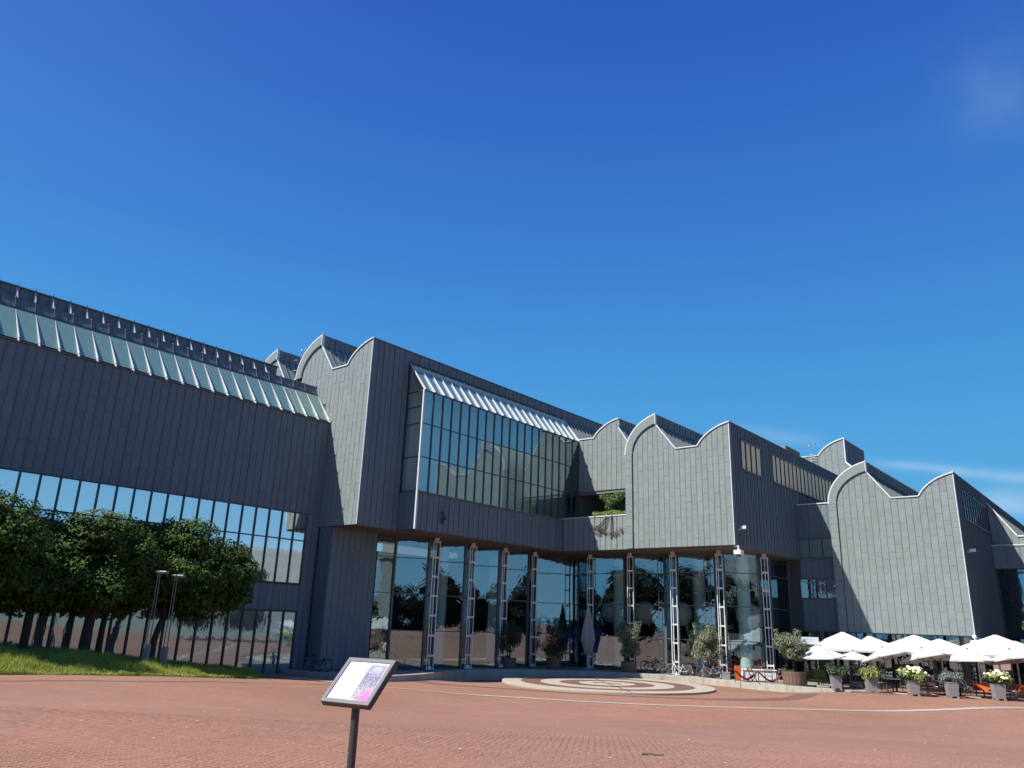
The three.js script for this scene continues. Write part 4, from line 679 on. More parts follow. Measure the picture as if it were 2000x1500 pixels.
  mesh('post', new THREE.CylinderGeometry(0.034, 0.034, 1.3, 28).translate(0.03, 0.385, -0.02), greyDark, s);
  mesh('fixing_plate', new RoundedBoxGeometry(0.14, 0.012, 0.14, 2, 0.004).rotateX(0.77).translate(0.03, 1.045, -0.005), greyDark, s);
}
// ------------------------------------------------------------------ bicycles
function bicycle(label, x, z, turn, lean, paint, guard, withBag) {
  const t = thing('bicycle', label, 'bicycle', [x, T0 + 0.02, z], turn); t.rotation.z = lean; t.rotation.order = 'YXZ';
  const tyre = new THREE.TorusGeometry(0.335, 0.022, 8, 40), rimG = new THREE.TorusGeometry(0.305, 0.013, 6, 36), spokes = []; for (let i = 0; i < 14; i++) { const a = i / 14 * 6.283; spokes.push(rod(V(Math.cos(a) * 0.03, Math.sin(a) * 0.03, 0.015 * (i % 2 ? 1 : -1)), V(Math.cos(a) * 0.3, Math.sin(a) * 0.3, 0), 0.0035, 0.0035, 4)); }
  const hub = new THREE.CylinderGeometry(0.022, 0.022, 0.1, 10).rotateX(Math.PI / 2), sp = joined([...spokes, hub]);
  for (const wx of [-0.55, 0.55]) { const w = mesh('wheel', sp, M.steel, t); w.position.set(wx, 0.357, 0); mesh('tyre', tyre, M.rubber, w); mesh('rim', rimG, M.steel, w); }
  const B = V(-0.08, 0.30, 0), S = V(-0.25, 0.80, 0), Hd = V(0.36, 0.84, 0), H2 = V(0.39, 0.66, 0), R = V(-0.55, 0.357, 0);
  const f = mesh('frame', joined([rod(B, S, 0.018), rod(V(-0.19, 0.62, 0), V(0.37, 0.78, 0), 0.017).translate(0, -0.08, 0), rod(B, V(0.385, 0.68, 0), 0.02), rod(Hd, H2, 0.022), rod(B, R.clone().setZ(0.06), 0.011), rod(B, R.clone().setZ(-0.06), 0.011), rod(V(-0.22, 0.72, 0), R.clone().setZ(0.06), 0.010), rod(V(-0.22, 0.72, 0), R.clone().setZ(-0.06), 0.010), tube([H2.clone().setZ(0.05), V(0.43, 0.55, 0.055), V(0.55, 0.357, 0.055)], 0.013, 8, 6), tube([H2.clone().setZ(-0.05), V(0.43, 0.55, -0.055), V(0.55, 0.357, -0.055)], 0.013, 8, 6), box(0.37, 0.65, -0.06, 0.41, 0.68, 0.06)]), paint, t);
  mesh('saddle', joined([new THREE.SphereGeometry(0.1, 14, 10).scale(1.25, 0.4, 0.9).translate(-0.33, 0.93, 0), new THREE.SphereGeometry(0.05, 10, 8).scale(2.0, 0.5, 0.7).translate(-0.2, 0.93, 0), rod(S, V(-0.28, 0.92, 0), 0.013)]), M.black, t);
  mesh('handlebar', joined([rod(Hd, V(0.34, 1.0, 0), 0.014), tube([V(0.22, 1.05, -0.28), V(0.36, 1.04, -0.2), V(0.36, 1.0, 0), V(0.36, 1.04, 0.2), V(0.22, 1.05, 0.28)], 0.012, 18, 6)]), M.steel, t);
  mesh('grip', joined([rod(V(0.22, 1.05, 0.28), V(0.13, 1.05, 0.29), 0.017), rod(V(0.22, 1.05, -0.28), V(0.13, 1.05, -0.29), 0.017)]), M.black, t);
  const gd = (cx, a0, a1) => { const pts = []; for (let i = 0; i <= 10; i++) { const a = lerp(a0, a1, i / 10); pts.push([Math.cos(a), Math.sin(a)]); } const l = []; for (let i = 0; i < 10; i++) l.push(bar(V(cx + pts[i][0] * 0.38, 0.357 + pts[i][1] * 0.38, 0), V(cx + pts[i + 1][0] * 0.38, 0.357 + pts[i + 1][1] * 0.38, 0), 0.055, 0.012)); return joined(l); };
  mesh('mudguard', gd(-0.55, 0.4, 3.3), guard, t); mesh('mudguard', gd(0.55, 0.7, 2.6), guard, t);
  mesh('carrier', joined([bar(V(-0.28, 0.76, 0.06), V(-0.85, 0.78, 0.06), 0.014), bar(V(-0.28, 0.76, -0.06), V(-0.85, 0.78, -0.06), 0.014), ...[0, 1, 2, 3].map((i) => bar(V(-0.35 - i * 0.15, 0.77, -0.07), V(-0.35 - i * 0.15, 0.77, 0.07), 0.012)), rod(V(-0.75, 0.77, 0.06), V(-0.55, 0.36, 0.07), 0.007), rod(V(-0.75, 0.77, -0.06), V(-0.55, 0.36, -0.07), 0.007)]), M.steel, t);
  mesh('crank', joined([new THREE.CylinderGeometry(0.09, 0.09, 0.01, 20).rotateX(Math.PI / 2).translate(-0.08, 0.3, 0.06), bar(V(-0.08, 0.3, 0.08), V(0.03, 0.17, 0.08), 0.02), bar(V(-0.08, 0.3, -0.08), V(-0.19, 0.43, -0.08), 0.02), box(-0.01, 0.155, 0.08, 0.08, 0.18, 0.16)]), M.steel, t);
  if (withBag) mesh('pannier', new RoundedBoxGeometry(0.34, 0.34, 0.14, 3, 0.03).translate(-0.62, 0.55, 0.15), std(0.24, 0.24, 0.23, 0.9), t);
  return t;
}
bicycle('white bicycle leaning on a lattice column at the terrace edge', -27.35, -51.62, 3.62, 0.08, M.white, M.white, false);
bicycle('dark bicycle with grey pannier parked right of the white bicycle', -25.15, -51.75, 3.66, 0.07, std(0.30, 0.30, 0.29, 0.4), M.frameGrey, true);
bicycle('black bicycle parked in the shade by the lower wall of the near block', -39.4, -30.0, 0.5, 0.06, M.black, M.black, false);
bicycle('dark bicycle standing in the shade between two lattice columns', -29.6, -52.55, 3.6, 0.06, M.frameGrey, M.black, false);
// ------------------------------------------------------------------ terrace furniture
function foldingChair(label, x, z, turn, y = T0 + 0.02, group, mat = M.teak) {
  const t = thing('folding_chair', label, 'chair', [x, y, z], turn, group);
  for (const s of [-1, 1]) { mesh('leg', bar(V(s * 0.22, 0, 0.25), V(s * 0.22, 0.92, -0.2), 0.03, 0.04), mat, t); mesh('leg', bar(V(s * 0.19, 0, -0.24), V(s * 0.19, 0.46, 0.22), 0.03, 0.04), mat, t); }
  for (let i = 0; i < 5; i++) mesh('seat_slat', box(-0.21, 0.44, -0.2 + i * 0.085, 0.21, 0.462, -0.135 + i * 0.085), mat, t);
  for (let i = 0; i < 3; i++) mesh('back_slat', box(-0.21, 0.64 + i * 0.1, -0.145 - i * 0.045, 0.21, 0.70 + i * 0.1, -0.12 - i * 0.045), mat, t);
  return t;
}
foldingChair('brown slatted folding chair just right of the orange panel', -21.7, -50.8, 2.6); foldingChair('wide brown slatted chair with its back to the plaza behind the red cloths', -20.7, -51.1, 3.5); foldingChair('pale slatted chair standing against the right-hand lattice column', -20.3, -52.2, 3.9, undefined, undefined, std(0.3, 0.25, 0.18, 0.7)); foldingChair('small slatted chair farther back by the white bench', -22.3, -53.4, 0.4);
{
  const p = thing('orange_panel', 'upright orange screen panel at the terrace edge', 'screen', [-22.85, T0 + 0.02, -51.3], 0.75); mesh('board', new RoundedBoxGeometry(0.42, 0.92, 0.08, 2, 0.01).translate(0, 0.48, 0), M.orange, p); mesh('foot', box(-0.3, 0, -0.2, 0.3, 0.03, 0.2), M.frame, p);
  const b = thing('white_bench', 'long white box bench before the lit round column', 'bench', [-22.0, T0 + 0.02, -52.6], 0.72); mesh('body', new RoundedBoxGeometry(2.2, 0.62, 0.6, 2, 0.02).translate(0, 0.36, 0), M.white, b); mesh('seat_board', new RoundedBoxGeometry(2.3, 0.06, 0.7, 2, 0.02).translate(0, 0.71, 0), std(0.7, 0.7, 0.68, 0.5), b);
  const hammock = (label, x, z, turn, L) => { const t = thing('red_hammock', label, 'hammock', [x, T0 + 0.02, z], turn); const rows = [], n = 12; const pos = [], idx = []; for (let i = 0; i <= n; i++) { const u = i / n, y = 0.66 - 0.52 * Math.sin(u * Math.PI), wd = 0.08 + 0.30 * Math.sin(u * Math.PI); for (const s of [-1, 0, 1]) pos.push((u - 0.5) * L, y + 0.10 * s * s, s * wd); if (i < n) for (let k = 0; k < 2; k++) { const a = i * 3 + k; idx.push(a, a + 1, a + 3, a + 1, a + 4, a + 3); } } const g = new THREE.BufferGeometry(); g.setAttribute('position', new THREE.Float32BufferAttribute(pos, 3)); g.setIndex(idx); g.computeVertexNormals(); mesh('cloth', g, std(0.11, 0.009, 0.013, 0.85, 0, { side: THREE.DoubleSide }), t); for (const s of [-1, 1]) mesh('post', rod(V(s * L / 2, 0, 0), V(s * L / 2, 0.74, 0), 0.025), M.teak, t); };
  hammock('sagging red cloth slung just right of the orange panel', -21.9, -50.5, 0.72, 1.5); hammock('sagging red cloth slung beside the big brown barrel', -20.25, -50.45, 0.65, 1.6);
  const rp = thing('red_rope', 'red rope sagging between the right lattice column and the orange panel', 'rope', [-23.7, T0 + 0.6, -51.9], 0.7); mesh('rope', tube([V(-0.9, 0.5, 0), V(-0.45, 0.1, 0), V(0.1, 0.1, 0), V(0.7, -0.15, 0.1)], 0.03, 20, 6), M.red, rp); mesh('hook', joined([new THREE.TorusGeometry(0.04, 0.01, 6, 14).translate(-0.9, 0.53, 0), new THREE.TorusGeometry(0.04, 0.01, 6, 14).translate(0.7, -0.12, 0.1)]), M.steel, rp);
  const bn = thing('sign_board', 'pale horizontal banner board behind the spreading olive', 'sign', [-19.3, T0, -54.0], 0.62);
  const bt = canvasTexture(512, 128, (c, w, h) => { c.fillStyle = '#c9cdd6'; c.fillRect(0, 0, w, h); c.fillStyle = '#a9b0c2'; for (let i = 0; i < 9; i++) c.fillRect(60 + i * 42, 34, 28, 12); for (let i = 0; i < 7; i++) c.fillRect(110 + i * 42, 74, 30, 10); });
  mesh('board', new RoundedBoxGeometry(1.9, 0.46, 0.04, 2, 0.01).translate(0, 2.7, 0), M.white, bn); mesh('printed_face', new THREE.PlaneGeometry(1.84, 0.41).translate(0, 2.7, 0.024), std(1, 1, 1, 0.6, 0, { map: bt }), bn); for (const s of [-0.8, 0.8]) mesh('post', rod(V(s, 0, 0), V(s, 2.5, 0), 0.03), M.steel, bn);
  const bk = thing('stone_block', 'small pale stone block at the foot of the right lattice column', 'block', [-23.9, T0 + 0.02, -51.8], 0.4); mesh('block', new RoundedBoxGeometry(0.5, 0.42, 0.4, 2, 0.03).translate(0, 0.21, 0), M.planter, bk); mesh('cap_stone', new RoundedBoxGeometry(0.54, 0.06, 0.44, 2, 0.02).translate(0, 0.45, 0), M.planter, bk);
}
{ // furled parasol
  const t = thing('furled_parasol', 'grey furled parasol standing before the foyer corner', 'parasol', [-35.0, T0, -51.7]);
  const g = new THREE.CylinderGeometry(0.09, 0.62, 3.5, 48, 18, true), p = g.attributes.position;
  for (let i = 0; i < p.count; i++) { const y = p.getY(i), u = (1.75 - y) / 3.5, a = Math.atan2(p.getZ(i), p.getX(i)), prof = u < 0.72 ? lerp(0.08, 0.46, Math.pow(u / 0.72, 0.9)) : lerp(0.46, 0.24, (u - 0.72) / 0.28), r = prof * (1 + 0.28 * Math.cos(a * 8 + u * 1.5) * Math.min(1, u * 2)); p.setXYZ(i, Math.cos(a) * r, y - (u > 0.95 ? 0.12 * Math.cos(a * 8) : 0), Math.sin(a) * r); } g.computeVertexNormals();
  mesh('canopy', g.translate(0, 2.95, 0), std(0.36, 0.35, 0.335, 0.95, 0, { side: THREE.DoubleSide }), t); mesh('pole', rod(V(0, 0, 0), V(0, 4.85, 0), 0.04), M.frameLight, t); mesh('finial', new THREE.SphereGeometry(0.08, 12, 8).translate(0, 4.78, 0), M.frameLight, t); mesh('base_plate', new THREE.CylinderGeometry(0.4, 0.45, 0.12, 20).translate(0, 0.06, 0), M.planter, t);
}
// ------------------------------------------------------------------ restaurant parasols
function parasol(label, x, z, turn, ribsN, R, peak, drop, base, tilt, big, cloth = M.whiteCloth, group) {
  const t = thing(big ? 'market_parasol' : 'small_parasol', label, 'parasol', [x, base, z], turn, group), head = new THREE.Group(); head.name = 'head';
  const H = peak - base, pos = [], idx = [], K = 6, rings = 7; // canopy with slightly sagging gores
  for (let j = 0; j <= rings; j++) for (let i = 0; i <= ribsN * K; i++) { const u = j / rings, a = i / (ribsN * K) * 6.2832, f = (i % K) / K, chord = Math.cos(Math.PI / ribsN) / Math.cos((f - 0.5) * 2 * Math.PI / ribsN), sag = 0.10 * Math.sin(f * Math.PI) * Math.sin(u * Math.PI * 0.8) * (big ? 0.9 : 0.7), r = R * (0.03 + 0.97 * u) * chord; pos.push(Math.cos(a) * r, -drop * u - sag + 0.10 * (1 - u) * (1 - u) * 0.5, Math.sin(a) * r); }
  const m = ribsN * K + 1; for (let j = 0; j < rings; j++) for (let i = 0; i < m - 1; i++) { const a = j * m + i; idx.push(a, a + 1, a + m, a + 1, a + m + 1, a + m); }
  const g = new THREE.BufferGeometry(); g.setAttribute('position', new THREE.Float32BufferAttribute(pos, 3)); g.setIndex(idx); g.computeVertexNormals();
  const e = new THREE.Euler(tilt?.[0] ?? 0, 0, tilt?.[1] ?? 0), M4 = new THREE.Matrix4().makeRotationFromEuler(e).setPosition(0, H, 0);
  mesh('canopy', g.applyMatrix4(M4), cloth, t);
  const vz = joined(Array.from({ length: ribsN }, (_, i) => { const a = i / ribsN * 6.2832, b = (i + 1) / ribsN * 6.2832; return bar(V(Math.cos(a) * R, -drop - 0.05, Math.sin(a) * R), V(Math.cos(b) * R, -drop - 0.05, Math.sin(b) * R), 0.012, big ? 0.12 : 0.05); })); mesh('valance', vz.applyMatrix4(M4), cloth, t);
  for (let i = 0; i < ribsN; i++) { const a = i / ribsN * 6.2832, tip = V(Math.cos(a) * R, -drop - 0.03, Math.sin(a) * R), rb = mesh('rib', rod(V(0, -0.08, 0), tip, 0.018, 0.014, 6).applyMatrix4(M4), big ? M.frameLight : M.teak, t); mesh('strut', rod(V(0, -drop * 1.25 - 0.1, 0), tip.clone().multiplyScalar(0.5).setY(-drop * 0.5 - 0.06), 0.013, 0.013, 6).applyMatrix4(M4), big ? M.frameLight : M.teak, rb); }
  mesh('pole', rod(V(0, 0, 0), V(0, H - 0.02, 0), big ? 0.055 : 0.026, big ? 0.05 : 0.024, 12), big ? M.frameLight : M.teak, t);
  mesh('finial', big ? new THREE.CylinderGeometry(0.12, 0.2, 0.1, 16).applyMatrix4(M4) : new THREE.CylinderGeometry(0.04, 0.06, 0.1, 10).translate(0, 0.08, 0).applyMatrix4(M4), big ? cloth : M.frameGrey, t);
  mesh('base_plate', big ? new RoundedBoxGeometry(1.0, 0.16, 1.0, 2, 0.04).translate(0, 0.08, 0) : new RoundedBoxGeometry(0.75, 0.12, 0.75, 2, 0.03).translate(0, 0.06, 0), big ? M.white : M.planter, t);
  return t;
}
const bigG = 'large square white parasols of the restaurant', smallG = 'small white parasols along the terrace fence';
parasol('large white parasol at the left end of the restaurant terrace', -17.4, -56.0, -0.32, 4, 3.15, 3.62, 1.05, 0.2, null, true);
parasol('large white parasol in the middle of the three front ones', -13.0, -56.0, -0.20, 4, 3.1, 3.58, 0.98, 0.2, null, true);
parasol('large white parasol at the right end of the front row', -8.55, -56.2, -0.12, 4, 3.1, 3.75, 1.08, 0.2, null, true);
parasol('large white parasol half hidden behind the left front one', -16.9, -60.2, -0.3, 4, 2.7, 3.42, 0.75, 0.3, null, true);
parasol('large white parasol half hidden behind the middle front one', -12.5, -60.4, -0.2, 4, 2.7, 3.40, 0.8, 0.3, null, true);
parasol('large white parasol half hidden behind the right front one', -8.2, -60.4, -0.1, 4, 2.6, 3.44, 0.8, 0.3, null, true);
parasol('white parasol cut by the right picture edge', -6.6, -58.6, 0, 4, 2.6, 3.35, 0.8, 0.3, null, true);
parasol('grey shaded parasol deep under the right gable, left of two', -15.9, -64.6, 0.4, 8, 1.5, 3.46, 0.42, 0.3, null, false, M.greyCloth); parasol('grey shaded parasol deep under the right gable, right of two', -14.1, -64.6, 0.4, 8, 1.5, 3.46, 0.42, 0.3, null, false, M.greyCloth);
parasol('small white parasol next to the spreading olive, first of the small ones', -17.4, -51.4, 0.3, 6, 1.42, 2.72, 0.52, 0.36, [0.10, 0.05], false); parasol('smallest white parasol, tucked under the left large one', -16.2, -53.9, 0.2, 6, 1.25, 2.45, 0.36, 0.36, null, false);
parasol('tilted white parasol before the gap between the left and middle large ones', -13.65, -51.1, 0.5, 6, 1.42, 2.80, 0.46, 0.3, [-0.16, 0.22], false); parasol('tilted white parasol under the middle large one, beside the white flowers', -11.75, -52.1, 0.45, 6, 1.45, 2.84, 0.5, 0.3, [-0.16, 0.20], false);
parasol('white parasol under the right large one, left of the last', -9.5, -52.6, 0.2, 6, 1.42, 2.90, 0.52, 0.3, [0.0, 0.04], false); parasol('tilted white parasol at the right picture edge, last of the small ones', -7.55, -53.6, 0.5, 6, 1.5, 2.95, 0.5, 0.3, [-0.16, 0.12], false);
// fence along the terrace with planters outside it
{
  const f = thing('terrace_fence', 'thin black railing along the restaurant terrace', 'fence'), A = V(-18.2, 0, -50.9), Bp = V(-5.6, 0, -55.2), n = 16;
  for (let i = 0; i <= n; i++) { const p = A.clone().lerp(Bp, i / n), y = i < 5 ? T0 : groundY(p.x, p.z); mesh('post', rod(V(p.x, y - 0.05, p.z), V(p.x, 1.72, p.z), i % 4 === 2 ? 0.055 : 0.022), M.black, f); }
  mesh('top_rail', bar(V(A.x, 1.66, A.z), V(Bp.x, 1.66, Bp.z), 0.04, 0.05), M.black, f); mesh('bottom_rail', bar(V(A.x, 0.78, A.z), V(Bp.x, 0.70, Bp.z), 0.04, 0.05), M.black, f);
}
const leafy = leafShape(0.10, 0.035), flowerGeo = new THREE.IcosahedronGeometry(0.095, 1);
function planterBox(label, x, z, kind) {
  const y = Math.max(groundY(x, z), z > -51 && x < -13.8 ? T0 + 0.02 : 0), t = thing('planter_box', label, 'planter', [x, y, z], 0.55);
  const b = new THREE.CylinderGeometry(0.42, 0.34, 0.72, 4, 1).rotateY(Math.PI / 4).translate(0, 0.46, 0).toNonIndexed(); b.computeVertexNormals();
  mesh('box', b, M.planter, t); mesh('rim', joined([box(-0.31, 0.8, -0.31, 0.31, 0.84, -0.26), box(-0.31, 0.8, 0.26, 0.31, 0.84, 0.31), box(-0.31, 0.8, -0.26, -0.26, 0.84, 0.26), box(0.26, 0.8, -0.26, 0.31, 0.84, 0.26)]), M.planter, t);
  for (const [sx, sz] of [[-1, -1], [1, -1], [-1, 1], [1, 1]]) mesh('foot', box(sx * 0.2 - 0.06, 0, sz * 0.2 - 0.06, sx * 0.2 + 0.06, 0.1, sz * 0.2 + 0.06), M.planter, t);
  mesh('soil', box(-0.26, 0.6, -0.26, 0.26, 0.8, 0.26), M.soil, t);
  const K = { dark: [1.1, () => lin(0.05 * rr(0.6, 1.3), 0.085 * rr(0.6, 1.3), 0.03), 0.34], lime: [1.05, () => { const k = rr(0.6, 1.3); return lin(0.22 * k, 0.26 * k, 0.05 * k); }, 0.36], flowers: [1.15, () => { const k = rr(0.6, 1.3); return lin(0.16 * k, 0.23 * k, 0.05 * k); }, 0.40], silver: [1.05, () => { const k = rr(0.6, 1.3); return lin(0.20 * k, 0.23 * k, 0.20 * k); }, 0.34] }[kind];
  const lumps = []; for (let i = 0; i < 10; i++) lumps.push([rr(-0.42, 0.42), K[0] + rr(-0.14, 0.24), rr(-0.4, 0.4), K[2] * rr(0.5, 0.85)]); if (kind === 'silver') for (let i = 0; i < 6; i++) lumps.push([0.35 + i * 0.08, 0.95 - i * 0.07, 0.2, 0.17]);
  crownOf(t, lumps, 1700, kind === 'silver' ? oliveLeaf : leafy, K[1], 1, oliveMat).name = 'foliage';
  if (kind === 'flowers') { const fl = []; for (let i = 0; i < 60; i++) { const a = rnd() * 6.28, r = rr(0.15, 0.62); fl.push(flowerGeo.clone().scale(rr(0.7, 1.2), rr(0.6, 0.9), rr(0.7, 1.2)).translate(Math.cos(a) * r + (i % 5 === 0 ? 0.3 : 0), K[0] + 0.32 - r * r * 0.7 + rr(-0.12, 0.1), Math.sin(a) * r)); } mesh('blossoms', joined(fl), std(0.78, 0.80, 0.52, 0.9), t, { kind: 'stuff' }); }
}
planterBox('grey planter with dark leafy plants, first of the planters', -16.2, -50.15, 'dark'); planterBox('grey planter with bright lime green grasses', -14.1, -49.7, 'lime'); planterBox('grey planter with white and yellow hydrangeas, left of two flowering ones', -12.02, -50.2, 'flowers'); planterBox('grey planter with trailing silver foliage', -10.25, -51.1, 'silver'); planterBox('grey planter with cream hydrangeas at the right end', -8.15, -52.0, 'flowers');
function bush(label, x, z, y, r, n, tint) { const t = thing('bush', label, 'bush', [x, y, z]); mesh('stem', joined([tube([V(0, 0, 0), V(0.05, r * 0.6, 0), V(0.1, r, 0.05)], 0.03, 6, 5), tube([V(0, 0, 0), V(-0.08, r * 0.6, 0.05), V(-0.15, r, -0.05)], 0.03, 6, 5)]), bark, t); const l = []; for (let i = 0; i < 12; i++) l.push([rr(-0.6, 0.6) * r, r * rr(0.6, 1.5), rr(-0.6, 0.6) * r, r * rr(0.3, 0.5)]); crownOf(t, l, n, leafy, tint, 1, oliveMat).name = 'foliage'; }
bush('round yellow-green bush behind the railing by the brown barrel', -18.0, -52.4, T0, 0.62, 2600, () => { const k = rr(0.6, 1.3); return lin(0.30 * k, 0.36 * k, 0.06 * k); });
bush('smaller yellow-green bush touching the brown barrel', -19.1, -52.3, T0, 0.45, 1500, () => { const k = rr(0.6, 1.3); return lin(0.26 * k, 0.32 * k, 0.05 * k); });
bush('dark green shrub under the first small parasol', -16.7, -52.8, T0, 0.55, 2000, darkTint);
{ const t = thing('corner_tree', 'green leafy tree at the right picture edge by the far block', 'tree', [-6.3, 0.3, -65]); mesh('trunk', tube([V(0, 0, 0), V(0.1, 2, 0), V(0.2, 4, 0.1)], 0.12, 8, 8), bark, t); const l = []; for (let i = 0; i < 14; i++) l.push([rr(-1.3, 1.0), 3.9 + rr(-1.4, 1.6), rr(-1, 1), rr(0.5, 0.9)]); crownOf(t, l, 7000, leafShape(0.2, 0.08), mapleTint); }
// tables and chairs under the parasols
function table(label, x, z, turn, cloth, cornerCloth) {
  const t = thing('restaurant_table', label, 'table', [x, 0.36, z], turn);
  mesh('top', new RoundedBoxGeometry(0.95, 0.04, 0.95, 2, 0.01).translate(0, 0.74, 0), cloth, t); mesh('pedestal', joined([rod(V(0, 0.02, 0), V(0, 0.72, 0), 0.04), box(-0.3, 0, -0.04, 0.3, 0.04, 0.04), box(-0.04, 0, -0.3, 0.04, 0.04, 0.3)]), M.black, t);
  if (cornerCloth) { const g = new THREE.BufferGeometry(); const q = [], s = 0.5; for (let k = 0; k < 4; k++) { const a = k * Math.PI / 2, c = Math.cos(a), n = Math.sin(a), pt = (u, y, v) => [u * c - v * n, y, u * n + v * c]; q.push(...pt(-s, 0.775, s), ...pt(s, 0.775, s), ...pt(0, 0.36, s + 0.03)); } q.push(-s, 0.775, -s, -s, 0.775, s, s, 0.775, s, -s, 0.775, -s, s, 0.775, s, s, 0.775, -s); g.setAttribute('position', new THREE.Float32BufferAttribute(q, 3)); g.computeVertexNormals(); mesh('cloth', g, cornerCloth, t); }
}
function bistroChair(label, x, z, turn, mat, group) { const t = thing('bistro_chair', label, 'chair', [x, 0.36, z], turn, group); mesh('seat', new RoundedBoxGeometry(0.42, 0.04, 0.42, 2, 0.015).translate(0, 0.45, 0), mat, t); mesh('backrest', new RoundedBoxGeometry(0.42, 0.3, 0.03, 2, 0.012).translate(0, 0.78, -0.2), mat, t); for (const [sx, sz] of [[-1, -1], [1, -1], [-1, 1], [1, 1]]) mesh('leg', rod(V(sx * 0.19, 0, sz * 0.19), V(sx * 0.18, sz < 0 ? 0.9 : 0.44, sz * 0.18), 0.014), M.steel, t); }
table('table with an orange corner cloth, left of two by the right planters', -9.0, -52.9, 0.4, M.white, M.orange); table('table with an orange corner cloth at the right picture edge', -7.0, -53.9, 0.5, M.white, M.orange);
table('white-topped table behind the lime green planter', -13.6, -52.2, 0.3, M.white); table('white-topped table under the left large parasol', -16.2, -55.4, 0.2, M.white); table('white-topped table behind the silver planter', -10.9, -53.2, 0.5, M.white); table('white-topped table under the middle large parasol', -13.2, -55.3, 0.6, M.white);
const wick = std(0.24, 0.18, 0.14, 0.8), pale = std(0.6, 0.6, 0.58, 0.6), rust = std(0.30, 0.12, 0.08, 0.8);
[[-15.4, -55.0, 2.2, pale, 'white chair beside the pole of the left large parasol'], [-14.3, -52.8, 1.2, wick, 'brown chair left of the table behind the lime planter'], [-12.9, -52.6, 4.2, wick, 'brown chair right of the table behind the lime planter'], [-11.6, -53.2, 1.3, rust, 'reddish chair left of the table behind the silver planter'], [-10.2, -53.5, 4.4, wick, 'brown chair right of the table behind the silver planter'], [-9.8, -53.6, 1.0, rust, 'reddish chair left of the table with the orange cloth'], [-8.0, -53.6, 4.4, rust, 'reddish chair between the two orange-clothed tables'], [-13.9, -56.2, 1.0, wick, 'brown chair under the middle large parasol'], [-12.4, -55.9, 4.1, pale, 'white chair under the middle large parasol']].forEach(([x, z, t, m, l]) => bistroChair(l, x, z, t, m));
{ const l = thing('globe_lantern', 'white cluster lantern on a pole behind the middle parasols', 'lamp', [-10.4, 0.35, -60.5]); mesh('pole', rod(V(0, 0, 0), V(0, 3.2, 0), 0.05), M.white, l); for (const [x, y, z] of [[0, 3.3, 0], [-0.14, 2.95, 0.05], [0.13, 2.98, 0], [0, 2.7, 0.1]]) mesh('globe', new THREE.SphereGeometry(0.14, 14, 10).translate(x, y, z), M.white, l);
  const w = thing('plank_edging', 'brown timber edging where the terrace wall runs out', 'edging', [-14.1, 0.33, -49.5], 0.42); for (let i = 0; i < 3; i++) mesh('plank', new RoundedBoxGeometry(1.5, 0.14, 0.16, 2, 0.015).translate(0.2 + (i - 1) * 0.5, 0.03 - i * 0.015, i * 0.17 - 0.2), M.oldWood, w); }
